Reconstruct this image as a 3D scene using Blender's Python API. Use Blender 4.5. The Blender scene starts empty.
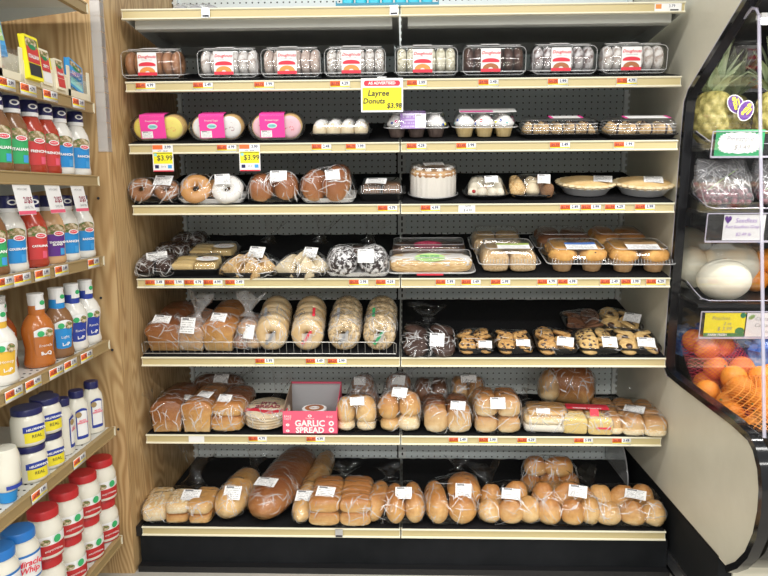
import bpy, math, random
import numpy as np
from mathutils import Vector, Matrix, Euler, noise

random.seed(7)
scene = bpy.context.scene
COL = scene.collection
R = math.radians

# ------------------------------------------------------------------ camera
CAM_LOC = Vector((0.012, -2.2582, 1.3118))
PITCH, YAW, ROLL, FPX = 0.1415, 0.0302, -0.0055, 666.77
fw = Vector((-math.sin(YAW)*math.cos(PITCH), math.cos(YAW)*math.cos(PITCH), -math.sin(PITCH)))
rt = Vector((math.cos(YAW), math.sin(YAW), 0)); up = rt.cross(fw)
rt2 = rt*math.cos(ROLL)+up*math.sin(ROLL); up2 = up*math.cos(ROLL)-rt*math.sin(ROLL)
cd = bpy.data.cameras.new('camera'); cam = bpy.data.objects.new('camera', cd); COL.objects.link(cam)
cd.sensor_width = 36; cd.lens = FPX/768*36; cd.clip_start = .05
mw = Matrix((rt2, up2, -fw)).transposed().to_4x4(); mw.translation = CAM_LOC
cam.matrix_world = mw
scene.camera = cam

# ------------------------------------------------------------------ light
w = bpy.data.worlds.new('store_ambient'); scene.world = w; w.use_nodes = True
w.node_tree.nodes['Background'].inputs[0].default_value = (.96, .98, 1, 1)
w.node_tree.nodes['Background'].inputs[1].default_value = .46
def area(name, loc, sx, sy, power, rot=(0, 0, 0), col=(1, .98, .94)):
    l = bpy.data.lights.new(name, 'AREA'); l.shape = 'RECTANGLE'; l.size = sx; l.size_y = sy
    l.energy = power; l.color = col
    o = bpy.data.objects.new(name, l); COL.objects.link(o); o.location = loc; o.rotation_euler = rot
    return o
# rows of fluorescent tubes under the store ceiling, running parallel to the bread shelves
for row_y, row_w in ((-1.3, 92), (-3.5, 150), (-5.7, 175), (-7.9, 175), (-10.1, 175)):
    area('ceiling_tube_row', (0, row_y, 2.95), 6.5, .20, row_w)
vs = scene.view_settings
vs.view_transform = 'Standard'; vs.look = 'None'; vs.exposure = 0.0; vs.gamma = 1; vs.use_curve_mapping = False
scene.cycles.transparent_max_bounces = 24
scene.cycles.max_bounces = 8

# ------------------------------------------------------------------ mesh tools
class G:
    def __init__(s): s.v = []; s.f = []
    def add(s, vs, fs, M=None):
        o = len(s.v)
        s.v += [tuple(M @ Vector(p)) for p in vs] if M else [tuple(p) for p in vs]
        s.f += [tuple(i+o for i in f) for f in fs]
        return s
    def box(s, c, d, M=None):
        x, y, z = d[0]/2, d[1]/2, d[2]/2
        vs = [(c[0]+a*x, c[1]+b*y, c[2]+e*z) for e in (-1, 1) for b in (-1, 1) for a in (-1, 1)]
        return s.add(vs, [(0, 2, 3, 1), (4, 5, 7, 6), (0, 1, 5, 4), (2, 6, 7, 3), (0, 4, 6, 2), (1, 3, 7, 5)], M)
    def loft(s, rings, c0=True, c1=True, M=None):
        n = len(rings[0]); vs = [p for r in rings for p in r]; fs = []
        for k in range(len(rings)-1):
            for i in range(n):
                j = (i+1) % n; fs.append((k*n+i, k*n+j, (k+1)*n+j, (k+1)*n+i))
        if c0: fs.append(tuple(range(n-1, -1, -1)))
        if c1: fs.append(tuple(range((len(rings)-1)*n, len(rings)*n)))
        return s.add(vs, fs, M)
    def lathe(s, prof, n=24, c=(0, 0, 0), c0=True, c1=True, M=None, flute=0, nf=0):
        rings = []
        for (r, z) in prof:
            rings.append([(c[0]+(r*(1+flute*math.cos(nf*2*math.pi*i/n)))*math.cos(2*math.pi*i/n),
                           c[1]+(r*(1+flute*math.cos(nf*2*math.pi*i/n)))*math.sin(2*math.pi*i/n), c[2]+z) for i in range(n)])
        return s.loft(rings, c0, c1, M)
    def torus(s, c, Rr, r, n=22, m=12, M=None, fn=None):
        vs = []; fs = []
        for i in range(n):
            a = 2*math.pi*i/n
            for j in range(m):
                b = 2*math.pi*j/m; q = r*(fn(a, b) if fn else 1)
                vs.append((c[0]+(Rr+q*math.cos(b))*math.cos(a), c[1]+(Rr+q*math.cos(b))*math.sin(a), c[2]+q*math.sin(b)))
        for i in range(n):
            for j in range(m):
                fs.append((i*m+j, ((i+1) % n)*m+j, ((i+1) % n)*m+(j+1) % m, i*m+(j+1) % m))
        return s.add(vs, fs, M)
    def tube(s, path, r, n=8, M=None, closed=False):
        P = [Vector(p) for p in path]; rings = []
        rr = r if isinstance(r, (list, tuple)) else [r]*len(P)
        for k, p in enumerate(P):
            if closed: t = (P[(k+1) % len(P)]-P[k-1]).normalized()
            else: t = (P[min(k+1, len(P)-1)]-P[max(k-1, 0)]).normalized()
            a = Vector((0, 0, 1)) if abs(t.z) < .9 else Vector((1, 0, 0))
            u = t.cross(a).normalized(); v = u.cross(t)
            rings.append([tuple(p+rr[k]*(math.cos(2*math.pi*i/n)*u+math.sin(2*math.pi*i/n)*v)) for i in range(n)])
        if closed: rings.append(rings[0])
        return s.loft(rings, not closed, not closed, M)
    def ell(s, c, d, n=16, m=10, e1=1., e2=1., low=.5, amp=0, fr=3, seed=0, M=None):
        """superellipsoid of size d standing with its base at c; the widest level is low*height"""
        pw = lambda x, e: math.copysign(abs(x)**e, x)
        vs = []; fs = []
        for k in range(m+1):
            ph = -math.pi/2+math.pi*k/m
            for i in range(n):
                a = 2*math.pi*i/n
                x = pw(math.cos(ph), e1)*pw(math.cos(a), e2); y = pw(math.cos(ph), e1)*pw(math.sin(a), e2); z = pw(math.sin(ph), e1)
                q = 1+(amp*noise.noise(Vector((x*fr+seed*7.1, y*fr, z*fr))) if amp else 0)
                zz = low+z*(1-low) if z > 0 else low+z*low
                vs.append((c[0]+x*q*d[0]/2, c[1]+y*q*d[1]/2, c[2]+(low+(zz-low)*q)*d[2]))
        for k in range(m):
            for i in range(n):
                j = (i+1) % n; fs.append((k*n+i, k*n+j, (k+1)*n+j, (k+1)*n+i))
        return s.add(vs, fs, M)
    def mesh(s, name, sharp=40):
        me = bpy.data.meshes.new(name); me.from_pydata(s.v, [], s.f); me.validate()
        me.polygons.foreach_set('use_smooth', [True]*len(me.polygons))
        if sharp: me.set_sharp_from_angle(angle=R(sharp))
        me.update(); return me

def rr(w_, d_, r, z, cx=0, cy=0, n=4):
    """rounded rectangle ring in XY"""
    r = min(r, w_/2-1e-4, d_/2-1e-4); out = []
    for (sx, sy, a0) in ((1, 1, 0), (-1, 1, 90), (-1, -1, 180), (1, -1, 270)):
        for k in range(n+1):
            a = R(a0+90*k/n)
            out.append((cx+sx*(w_/2-r)+r*math.cos(a), cy+sy*(d_/2-r)+r*math.sin(a), z))
    return out

def obj(name, me, mat, parent=None, loc=None, rot=None, scale=None):
    if isinstance(me, G): me = me.mesh(name)
    o = bpy.data.objects.new(name, me); COL.objects.link(o)
    if mat is not None and not me.materials: me.materials.append(M_(mat))
    elif mat is not None and me.materials[0] != M_(mat):
        o.material_slots[0].link = 'OBJECT'; o.material_slots[0].material = M_(mat)
    if parent: o.parent = parent
    if loc: o.location = loc
    if rot: o.rotation_euler = rot
    if scale: o.scale = scale
    return o
def thing(name, label, cat, group=None, loc=(0, 0, 0)):
    o = bpy.data.objects.new(name, None); COL.objects.link(o); o.location = loc; o.empty_display_size = .02
    return tag(o, label, cat, group)
def tag(o, label, cat, group=None):
    o['label'] = label; o['category'] = cat
    if group: o['group'] = group
    return o
def structure(o): o['kind'] = 'structure'; return o
CACHE = {}
def cached(key, fn):
    if key not in CACHE: CACHE[key] = fn()
    return CACHE[key]

def sheet_mesh(w_, h_, bend=0, axis='x', curl=0, nu=7, nv=5):
    """paper sheet in XY facing +Z with UVs; bend raises the middle along one axis"""
    def make():
        vs = []; fs = []; uv = []
        for j in range(nv):
            for i in range(nu):
                u, v = i/(nu-1), j/(nv-1)
                t = (u if axis == 'x' else v)*2-1
                z = bend*(1-t*t)+curl*math.sin(u*5+v*3)
                vs.append(((u-.5)*w_, (v-.5)*h_, z)); uv.append((u, v))
        for j in range(nv-1):
            for i in range(nu-1):
                a = j*nu+i; fs.append((a, a+1, a+nu+1, a+nu))
        me = bpy.data.meshes.new('sheet'); me.from_pydata(vs, [], fs)
        l = me.uv_layers.new(name='UVMap')
        for lp in me.loops: l.data[lp.index].uv = uv[lp.vertex_index]
        me.polygons.foreach_set('use_smooth', [True]*len(me.polygons)); me.update()
        return me
    return cached(('sheet', round(w_, 4), round(h_, 4), round(bend, 4), axis, round(curl, 4)), make)
def ellipse_mesh(w_, h_, a0=0, a1=360, inner=0, n=20):
    def make():
        g = G(); vs = []; fs = []
        for k in range(n+1):
            a = R(a0+(a1-a0)*k/n)
            vs.append((math.cos(a)*w_/2*inner, math.sin(a)*h_/2*inner, 0)); vs.append((math.cos(a)*w_/2, math.sin(a)*h_/2, 0))
        for k in range(n): fs.append((2*k, 2*k+1, 2*k+3, 2*k+2))
        g.add(vs, fs); return g.mesh('disc', 0)
    return cached(('elp', round(w_, 4), round(h_, 4), a0, a1, inner), make)
def text_mesh(s, size, shear=0, bold=0, align='CENTER'):
    def make():
        c = bpy.data.curves.new('lettering', 'FONT'); c.body = s; c.size = size; c.align_x = align; c.align_y = 'CENTER'
        c.resolution_u = 2; c.shear = shear; c.offset = bold; c.space_line = .85
        o = bpy.data.objects.new('lettering', c); me = bpy.data.meshes.new_from_object(o)
        bpy.data.objects.remove(o); bpy.data.curves.remove(c)
        me.materials.clear(); return me
    return cached(('txt', s, round(size, 4), shear, bold, align), make)
def text(s, size, mat, parent, loc, rot, shear=0, bold=0, name='lettering', align='CENTER'):
    return obj(name, text_mesh(s, size, shear, bold, align), mat, parent, loc, rot)

# ------------------------------------------------------------------ materials
MATS = {}
def M_(n): return MATS[n]
def newmat(name):
    m = bpy.data.materials.new(name); m.use_nodes = True; m.node_tree.nodes.clear(); MATS[name] = m
    nt = m.node_tree; out = nt.nodes.new('ShaderNodeOutputMaterial')
    def N(t, **k):
        n = nt.nodes.new(t)
        for a, b in k.items():
            if a.startswith('i_'): n.inputs[a[2:].replace('_', ' ')].default_value = b
            else: setattr(n, a, b)
        return n
    def L(a, b): nt.links.new(a, b)
    return m, N, L, out
def c4(c): return (c[0], c[1], c[2], 1)
def pm(name, col, rough=.5, metal=0, spec=.5, coat=0, emit=0):
    m, N, L, out = newmat(name); b = N('ShaderNodeBsdfPrincipled')
    b.inputs['Base Color'].default_value = c4(col); b.inputs['Roughness'].default_value = rough; b.inputs['Metallic'].default_value = metal
    b.inputs['Specular IOR Level'].default_value = spec; b.inputs['Coat Weight'].default_value = coat
    if emit: b.inputs['Emission Color'].default_value = c4(col); b.inputs['Emission Strength'].default_value = emit
    L(b.outputs[0], out.inputs[0]); return m
def ramp(N, stops):
    r = N('ShaderNodeValToRGB'); e = r.color_ramp.elements
    e[0].position, e[0].color = stops[0][0], c4(stops[0][1]); e[1].position, e[1].color = stops[-1][0], c4(stops[-1][1])
    for p, c in stops[1:-1]: x = e.new(p); x.color = c4(c)
    return r
def noisy(name, stops, scale=20, rough=.6, bump=.2, bscale=None, stretch=None, coord='Object', spec=.4, detail=4, coat=0):
    m, N, L, out = newmat(name); b = N('ShaderNodeBsdfPrincipled'); tc = N('ShaderNodeTexCoord'); mp = N('ShaderNodeMapping')
    if stretch: mp.inputs['Scale'].default_value = stretch
    L(tc.outputs[coord], mp.inputs[0])
    n = N('ShaderNodeTexNoise', i_Scale=scale, i_Detail=detail, i_Roughness=.6); L(mp.outputs[0], n.inputs['Vector'])
    r = ramp(N, stops); L(n.outputs[0], r.inputs[0]); L(r.outputs[0], b.inputs['Base Color'])
    b.inputs['Roughness'].default_value = rough; b.inputs['Specular IOR Level'].default_value = spec; b.inputs['Coat Weight'].default_value = coat
    if bump:
        n2 = N('ShaderNodeTexNoise', i_Scale=bscale or scale*3, i_Detail=3); L(mp.outputs[0], n2.inputs['Vector'])
        bp = N('ShaderNodeBump', i_Strength=bump, i_Distance=.002); L(n2.outputs[0], bp.inputs['Height']); L(bp.outputs[0], b.inputs['Normal'])
    L(b.outputs[0], out.inputs[0]); return m
def bread(name, low, mid, top, nz=.35, scale=35, rough=.5, coat=.15, flour=None):
    """crust: paler towards the base of the loaf, baked brown on its top, with blotches"""
    m, N, L, out = newmat(name); b = N('ShaderNodeBsdfPrincipled'); tc = N('ShaderNodeTexCoord')
    sp = N('ShaderNodeSeparateXYZ'); L(tc.outputs['Generated'], sp.inputs[0])
    n = N('ShaderNodeTexNoise', i_Scale=scale, i_Detail=5); L(tc.outputs['Object'], n.inputs['Vector'])
    n1 = N('ShaderNodeTexNoise', i_Scale=2.6, i_Detail=4, i_Roughness=.65); L(tc.outputs['Generated'], n1.inputs['Vector'])
    a = N('ShaderNodeMath', operation='MULTIPLY_ADD'); a.inputs[1].default_value = nz; L(n1.outputs[0], a.inputs[0]); L(sp.outputs[2], a.inputs[2])
    a2 = N('ShaderNodeMath', operation='MULTIPLY_ADD'); a2.inputs[1].default_value = .12; L(n.outputs[0], a2.inputs[0]); L(a.outputs[0], a2.inputs[2])
    s_ = N('ShaderNodeMath', operation='SUBTRACT'); s_.inputs[1].default_value = nz*.5+.06; L(a2.outputs[0], s_.inputs[0])
    r = ramp(N, [(.08, low), (.38, mid), (.92, top)]); L(s_.outputs[0], r.inputs[0])
    src = r.outputs[0]
    if flour:
        fr = ramp(N, [(.5, (0, 0, 0)), (.62, (1, 1, 1))]); n3 = N('ShaderNodeTexNoise', i_Scale=9, i_Detail=6); L(tc.outputs['Generated'], n3.inputs['Vector']); L(n3.outputs[0], fr.inputs[0])
        mx = N('ShaderNodeMix', data_type='RGBA'); L(fr.outputs[0], mx.inputs[0]); L(src, mx.inputs[6]); mx.inputs[7].default_value = c4(flour); src = mx.outputs[2]
    L(src, b.inputs['Base Color'])
    b.inputs['Roughness'].default_value = rough; b.inputs['Coat Weight'].default_value = coat; b.inputs['Coat Roughness'].default_value = .3
    bp = N('ShaderNodeBump', i_Strength=.45, i_Distance=.004); L(n.outputs[0], bp.inputs['Height']); L(bp.outputs[0], b.inputs['Normal'])
    L(b.outputs[0], out.inputs[0]); return m
def clear(name, tint=(.97, .97, .97), rough=.08, ior=1.5, haze=.0, hazecol=(1, 1, 1), bump=0, bscale=30, gain=1.):
    m, N, L, out = newmat(name)
    t = N('ShaderNodeBsdfTransparent'); t.inputs[0].default_value = c4(tint)
    gl = N('ShaderNodeBsdfGlossy'); gl.inputs['Roughness'].default_value = rough
    fr = N('ShaderNodeFresnel'); ge = N('ShaderNodeNewGeometry')          # a thin sheet reflects alike from both of its sides
    mi = N('ShaderNodeMix'); mi.inputs[2].default_value = ior; mi.inputs[3].default_value = 1/ior; L(ge.outputs['Backfacing'], mi.inputs[0]); L(mi.outputs[0], fr.inputs['IOR'])
    if bump:
        tc = N('ShaderNodeTexCoord'); hs = []
        for (sc, rot) in (((1, 1, .20), (0, .5, 0)), ((.22, 1, 1), (0, .35, .6)), ((2.2, 2.2, 2.2), (0, 0, 0))):
            mp = N('ShaderNodeMapping'); mp.inputs['Scale'].default_value = sc; mp.inputs['Rotation'].default_value = rot; L(tc.outputs['Object'], mp.inputs[0])
            n = N('ShaderNodeTexNoise', i_Scale=bscale, i_Detail=.5, i_Distortion=.8); L(mp.outputs[0], n.inputs['Vector']); hs.append(n.outputs[0])
        ad = N('ShaderNodeMath', operation='ADD'); L(hs[0], ad.inputs[0]); L(hs[1], ad.inputs[1])
        ad2 = N('ShaderNodeMath', operation='MULTIPLY_ADD'); ad2.inputs[1].default_value = .22; L(hs[2], ad2.inputs[0]); L(ad.outputs[0], ad2.inputs[2])
        bp = N('ShaderNodeBump', i_Strength=bump, i_Distance=.011); L(ad2.outputs[0], bp.inputs['Height'])
        L(bp.outputs[0], gl.inputs['Normal']); L(bp.outputs[0], fr.inputs['Normal'])
    g_ = N('ShaderNodeMath', operation='MULTIPLY'); g_.inputs[1].default_value = gain; g_.use_clamp = True; L(fr.outputs[0], g_.inputs[0])
    base = t
    if haze:
        d = N('ShaderNodeBsdfDiffuse'); d.inputs[0].default_value = c4(hazecol); h = N('ShaderNodeMixShader'); h.inputs[0].default_value = haze
        L(t.outputs[0], h.inputs[1]); L(d.outputs[0], h.inputs[2]); base = h
    mx = N('ShaderNodeMixShader'); L(g_.outputs[0], mx.inputs[0]); L(base.outputs[0], mx.inputs[1]); L(gl.outputs[0], mx.inputs[2])
    L(mx.outputs[0], out.inputs[0]); return m
def sticker_mat(name, paper=(.88, .88, .87), ink=(.12, .12, .13), lines=7, band=None, fill=.55):
    """white scale label: a bold heading and rows of small print"""
    m, N, L, out = newmat(name); b = N('ShaderNodeBsdfPrincipled', i_Roughness=.45); tc = N('ShaderNodeTexCoord'); sp = N('ShaderNodeSeparateXYZ'); L(tc.outputs['UV'], sp.inputs[0])
    def mth(op, a, bb=None, c=None):
        n = N('ShaderNodeMath', operation=op)
        for k, q in enumerate((a, bb, c)):
            if q is None: continue
            if isinstance(q, (int, float)): n.inputs[k].default_value = q
            else: L(q, n.inputs[k])
        return n.outputs[0]
    u, v = sp.outputs[0], sp.outputs[1]
    row = mth('MULTIPLY', v, lines); fr = mth('FRACT', row); fl = mth('FLOOR', row)
    cb = N('ShaderNodeCombineXYZ'); L(mth('MULTIPLY', u, 14.), cb.inputs[0]); L(mth('MULTIPLY', fl, 3.7), cb.inputs[1])
    n = N('ShaderNodeTexNoise', i_Scale=1.3, i_Detail=1); L(cb.outputs[0], n.inputs['Vector'])
    ink_ = mth('MULTIPLY', mth('GREATER_THAN', fr, .52), mth('GREATER_THAN', n.outputs[0], 1-fill))
    side = mth('MULTIPLY', mth('GREATER_THAN', u, .08), mth('LESS_THAN', u, .9))
    ink_ = mth('MULTIPLY', ink_, side)
    bold = mth('MULTIPLY', mth('MULTIPLY', mth('GREATER_THAN', v, .84), mth('LESS_THAN', v, .95)), mth('MULTIPLY', mth('GREATER_THAN', u, .1), mth('LESS_THAN', u, .55)))
    fac = mth('MAXIMUM', mth('MULTIPLY', ink_, .55), mth('MULTIPLY', bold, .9))
    mx = N('ShaderNodeMix', data_type='RGBA'); L(fac, mx.inputs[0]); mx.inputs[6].default_value = c4(paper); mx.inputs[7].default_value = c4(ink)
    src = mx.outputs[2]
    if band:
        m2 = N('ShaderNodeMix', data_type='RGBA'); L(mth('GREATER_THAN', v, .68), m2.inputs[0]); L(src, m2.inputs[6]); m2.inputs[7].default_value = c4(band); src = m2.outputs[2]
    L(src, b.inputs['Base Color']); L(b.outputs[0], out.inputs[0]); return m

def wood_mat(name):
    m, N, L, out = newmat(name); b = N('ShaderNodeBsdfPrincipled', i_Roughness=.5); tc = N('ShaderNodeTexCoord')
    mp = N('ShaderNodeMapping'); mp.inputs['Scale'].default_value = (3.2, 3.2, .55); L(tc.outputs['Object'], mp.inputs[0])
    n = N('ShaderNodeTexNoise', i_Scale=1.6, i_Detail=2, i_Distortion=.35); L(mp.outputs[0], n.inputs['Vector'])
    k = N('ShaderNodeMath', operation='MULTIPLY'); k.inputs[1].default_value = 190; L(n.outputs[0], k.inputs[0])
    sn = N('ShaderNodeMath', operation='SINE'); L(k.outputs[0], sn.inputs[0])
    k2 = N('ShaderNodeMath', operation='MULTIPLY_ADD'); k2.inputs[1].default_value = .5; k2.inputs[2].default_value = .5; L(sn.outputs[0], k2.inputs[0])
    mp2 = N('ShaderNodeMapping'); mp2.inputs['Scale'].default_value = (90, 90, 3); L(tc.outputs['Object'], mp2.inputs[0])
    g = N('ShaderNodeTexNoise', i_Scale=1.5, i_Detail=5); L(mp2.outputs[0], g.inputs['Vector'])
    n4 = N('ShaderNodeTexNoise', i_Scale=2.2, i_Detail=3); L(mp.outputs[0], n4.inputs['Vector'])
    a = N('ShaderNodeMath', operation='MULTIPLY_ADD'); a.inputs[1].default_value = .36; L(k2.outputs[0], a.inputs[0]); 
    g2 = N('ShaderNodeMath', operation='MULTIPLY'); g2.inputs[1].default_value = .30; L(g.outputs[0], g2.inputs[0]); L(g2.outputs[0], a.inputs[2])
    a3 = N('ShaderNodeMath', operation='MULTIPLY_ADD'); a3.inputs[1].default_value = .55; L(n4.outputs[0], a3.inputs[0]); L(a.outputs[0], a3.inputs[2])
    r = ramp(N, [(.30, (.62, .44, .225)), (.58, (.51, .33, .15)), (.90, (.33, .185, .07))]); L(a3.outputs[0], r.inputs[0]); L(r.outputs[0], b.inputs['Base Color'])
    bp = N('ShaderNodeBump', i_Strength=.12, i_Distance=.001); L(g.outputs[0], bp.inputs['Height']); L(bp.outputs[0], b.inputs['Normal'])
    L(b.outputs[0], out.inputs[0]); return m
def peg_mat(name, col, pitch=.0254, rad=.125, slot=False):
    """painted steel with real see-through punched holes"""
    m, N, L, out = newmat(name); b = N('ShaderNodeBsdfPrincipled', i_Roughness=.55); b.inputs['Base Color'].default_value = c4(col)
    tc = N('ShaderNodeTexCoord'); sp = N('ShaderNodeSeparateXYZ'); L(tc.outputs['Object'], sp.inputs[0])
    def mth(op, a, bb=None):
        n = N('ShaderNodeMath', operation=op)
        for k, q in enumerate((a, bb)):
            if q is None: continue
            if isinstance(q, (int, float)): n.inputs[k].default_value = q
            else: L(q, n.inputs[k])
        return n.outputs[0]
    cz = mth('ABSOLUTE', mth('SUBTRACT', mth('FRACT', mth('DIVIDE', sp.outputs[2], pitch)), .5))
    if slot:
        hole = mth('MULTIPLY', mth('LESS_THAN', mth('ABSOLUTE', sp.outputs[0]), .0032), mth('LESS_THAN', cz, .33))
    else:
        cx = mth('ABSOLUTE', mth('SUBTRACT', mth('FRACT', mth('DIVIDE', sp.outputs[0], pitch)), .5))
        hole = mth('LESS_THAN', mth('SQRT', mth('ADD', mth('MULTIPLY', cx, cx), mth('MULTIPLY', cz, cz))), rad)
    t = N('ShaderNodeBsdfTransparent'); mx = N('ShaderNodeMixShader'); L(hole, mx.inputs[0]); L(b.outputs[0], mx.inputs[1]); L(t.outputs[0], mx.inputs[2])
    L(mx.outputs[0], out.inputs[0]); return m

wood_mat('plywood')
peg_mat('pegboard', (.80, .87, .87)); peg_mat('slotted', (.84, .88, .86), slot=True)
pm('peg_cavity', (.012, .012, .012), .9)
pm('cream_paint', (.82, .78, .60), .35); pm('rail_channel', (.58, .48, .245), .35); pm('rail_brown', (.36, .255, .115), .45)
pm('shelf_grey', (.66, .67, .63), .45); pm('shelf_white', (.70, .69, .64), .4)
noisy('black_liner', [(.3, (.005, .005, .006)), (.7, (.018, .018, .02))], 260, .8, .6, 300, spec=.15)
pm('black_plastic', (.012, .012, .013), .35); pm('black_gloss', (.010, .010, .011), .12)
noisy('black_kick', [(.3, (.006, .007, .008)), (.75, (.014, .015, .017))], 6, .7, .1, spec=.15)
noisy('floor_tile', [(.35, (.42, .40, .35)), (.65, (.50, .47, .41))], 5, .4, .05)
noisy('case_cream', [(.35, (.60, .57, .455)), (.65, (.66, .63, .51))], 4, .35, .05)
pm('aluminium', (.75, .76, .78), .3, 1); pm('wire', (.50, .49, .46), .35, .8); pm('foil', (.70, .70, .70), .38, .5)
pm('white', (.86, .86, .85), .45); pm('paper', (.85, .85, .83), .6); pm('cream_card', (.82, .76, .58), .6)
pm('orange_ink', (.85, .17, .035), .5); pm('yellow_ink', (.95, .84, .02), .5); pm('red_ink', (.72, .03, .06), .5); pm('pink_ink', (.84, .05, .34), .45)
pm('black_ink', (.03, .03, .035), .6); pm('grey_ink', (.30, .30, .31), .6); pm('blue_ink', (.03, .09, .42), .45); pm('sky_ink', (.06, .36, .76), .45); pm('teal_ink', (.30, .70, .68), .45)
pm('green_ink', (.03, .36, .13), .5); pm('lime_ink', (.42, .62, .22), .5); pm('purple_ink', (.36, .20, .56), .5); pm('navy', (.016, .018, .10), .3); pm('maroon_ink', (.30, .02, .06), .5)
pm('brown_ink', (.40, .14, .05), .5); pm('orange_pic', (.80, .30, .07), .5); pm('coral', (.80, .115, .20), .55); pm('grey_card', (.42, .42, .43), .7); pm('brown_card', (.30, .22, .15), .75)
pm('teal_pack', (.02, .50, .66), .3); pm('teal_dark', (.02, .22, .33), .3); pm('dark_green', (.02, .24, .09), .5); clear('corner_plastic', rough=.25, ior=1.4, haze=.35, hazecol=(.80, .76, .72))
sticker_mat('sticker'); sticker_mat('sticker_faint', lines=6, ink=(.35, .35, .36), fill=.4); sticker_mat('sticker_blue', band=(.10, .22, .60)); sticker_mat('sticker_green', band=(.35, .45, .10)); sticker_mat('sticker_tan', band=(.40, .25, .12))
sticker_mat('print_pink', paper=(.84, .05, .34), ink=(.95, .6, .75), lines=9, fill=.25); sticker_mat('print_purple', paper=(.42, .25, .62), ink=(.8, .75, .9), lines=5)
clear('film', bump=1., bscale=26, rough=.09, ior=1.42, gain=.95, tint=(.985, .985, .985), haze=0)
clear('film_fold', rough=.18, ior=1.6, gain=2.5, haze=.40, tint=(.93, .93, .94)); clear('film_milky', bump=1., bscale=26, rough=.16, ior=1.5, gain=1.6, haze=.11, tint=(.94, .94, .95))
clear('clamshell', rough=.05, ior=1.45, gain=1.5, tint=(.98, .98, .98), haze=.006); clear('clam_edge', rough=.12, ior=1.6, gain=1.6, haze=.34, tint=(.93, .94, .95))
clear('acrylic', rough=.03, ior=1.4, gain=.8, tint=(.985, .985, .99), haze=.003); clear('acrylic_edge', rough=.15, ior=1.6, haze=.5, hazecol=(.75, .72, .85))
# food
bread('crust_golden', (.76, .52, .24), (.66, .36, .11), (.42, .165, .04), nz=1.0); bread('crust_brown', (.62, .37, .15), (.43, .18, .055), (.23, .075, .022), nz=.7); bread('crust_dark', (.38, .20, .09), (.24, .10, .04), (.14, .055, .025))
bread('crust_pale', (.82, .63, .35), (.78, .53, .24), (.54, .28, .085), nz=1.2); bread('crust_cream', (.86, .74, .50), (.84, .69, .43), (.74, .50, .23), nz=.6, flour=(.88, .80, .62)); bread('crust_roll', (.80, .59, .30), (.70, .41, .15), (.44, .185, .045), nz=1.3)
bread('crust_light', (.82, .68, .44), (.70, .47, .22), (.44, .21, .07), nz=.8); bread('bun_shiny', (.72, .45, .19), (.46, .18, .055), (.28, .09, .028), coat=.6)
noisy('crumb', [(.3, (.62, .52, .36)), (.7, (.76, .69, .53))], 60, .8, .5); noisy('crumb_dusty', [(.3, (.70, .64, .52)), (.7, (.80, .76, .67))], 30, .8, .3)
noisy('donut_glazed', [(.3, (.30, .13, .06)), (.7, (.43, .21, .10))], 40, .35, .3, coat=.3); noisy('donut_powder', [(.34, (.40, .32, .28)), (.5, (.72, .69, .67)), (.7, (.84, .82, .81))], 55, .8, .5)
noisy('donut_cinnamon', [(.35, (.40, .28, .23)), (.65, (.70, .62, .58))], 70, .8, .5); noisy('donut_crumb', [(.40, (.34, .26, .21)), (.5, (.76, .74, .72)), (.7, (.85, .84, .82))], 110, .8, .9)
noisy('donut_lemon', [(.38, (.42, .36, .22)), (.52, (.78, .76, .62)), (.7, (.85, .83, .72))], 110, .8, .9); noisy('donut_choc', [(.3, (.050, .022, .016)), (.7, (.11, .055, .04))], 40, .3, .3, coat=.3); noisy('donut_frost', [(.36, (.16, .10, .09)), (.5, (.55, .52, .53)), (.68, (.80, .79, .80))], 60, .5, .5)
noisy('honey_glaze', [(.3, (.50, .22, .06)), (.7, (.66, .36, .13))], 50, .2, .25, coat=.7); noisy('choc_cake_donut', [(.3, (.22, .085, .035)), (.6, (.38, .17, .07)), (.75, (.70, .52, .38))], 55, .35, .6, coat=.4)
noisy('cookie_dough', [(.3, (.36, .17, .05)), (.5, (.56, .31, .10)), (.7, (.74, .49, .20))], 6, .75, .9); noisy('cookie_plain', [(.3, (.52, .30, .10)), (.6, (.74, .52, .22))], 5, .7, .6); noisy('cookie_dark', [(.3, (.030, .014, .010)), (.7, (.075, .036, .025))], 50, .6, .5)
pm('chocolate', (.055, .022, .014), .3, coat=.3); noisy('frost_white', [(.3, (.80, .79, .77)), (.7, (.88, .87, .86))], 80, .5, .3); pm('frost_yellow', (.85, .72, .14), .5); pm('frost_pink', (.86, .52, .60), .5)
noisy('cake_crumb', [(.32, (.46, .26, .11)), (.5, (.72, .50, .26)), (.68, (.86, .70, .46))], 16, .85, 1.2); noisy('muffin_top', [(.3, (.48, .22, .05)), (.7, (.74, .43, .13))], 45, .6, .5); noisy('muffin_cup', [(.3, (.46, .25, .11)), (.7, (.62, .40, .2))], 60, .6, .3)
noisy('cup_vanilla', [(.3, (.70, .50, .22)), (.7, (.80, .62, .32))], 60, .5, .3); noisy('cup_choc', [(.3, (.10, .07, .06)), (.7, (.18, .13, .11))], 60, .5, .3)
noisy('pie_edge', [(.3, (.78, .60, .33)), (.7, (.88, .76, .52))], 25, .6, .4); noisy('pie_crust', [(.3, (.66, .43, .18)), (.7, (.78, .58, .30))], 25, .6, .4); noisy('pastry', [(.3, (.42, .21, .07)), (.52, (.70, .47, .21)), (.7, (.82, .66, .40))], 12, .6, .5); noisy('pastry_pale', [(.3, (.74, .58, .34)), (.7, (.84, .76, .58))], 25, .6, .4)
noisy('ladyfinger', [(.3, (.66, .44, .16)), (.7, (.80, .62, .30))], 60, .7, .5); noisy('brownie', [(.35, (.10, .05, .03)), (.55, (.30, .15, .07)), (.7, (.55, .34, .16))], 70, .6, .8); noisy('icing_white', [(.3, (.74, .71, .66)), (.7, (.85, .83, .80))], 30, .45, .3)
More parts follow.
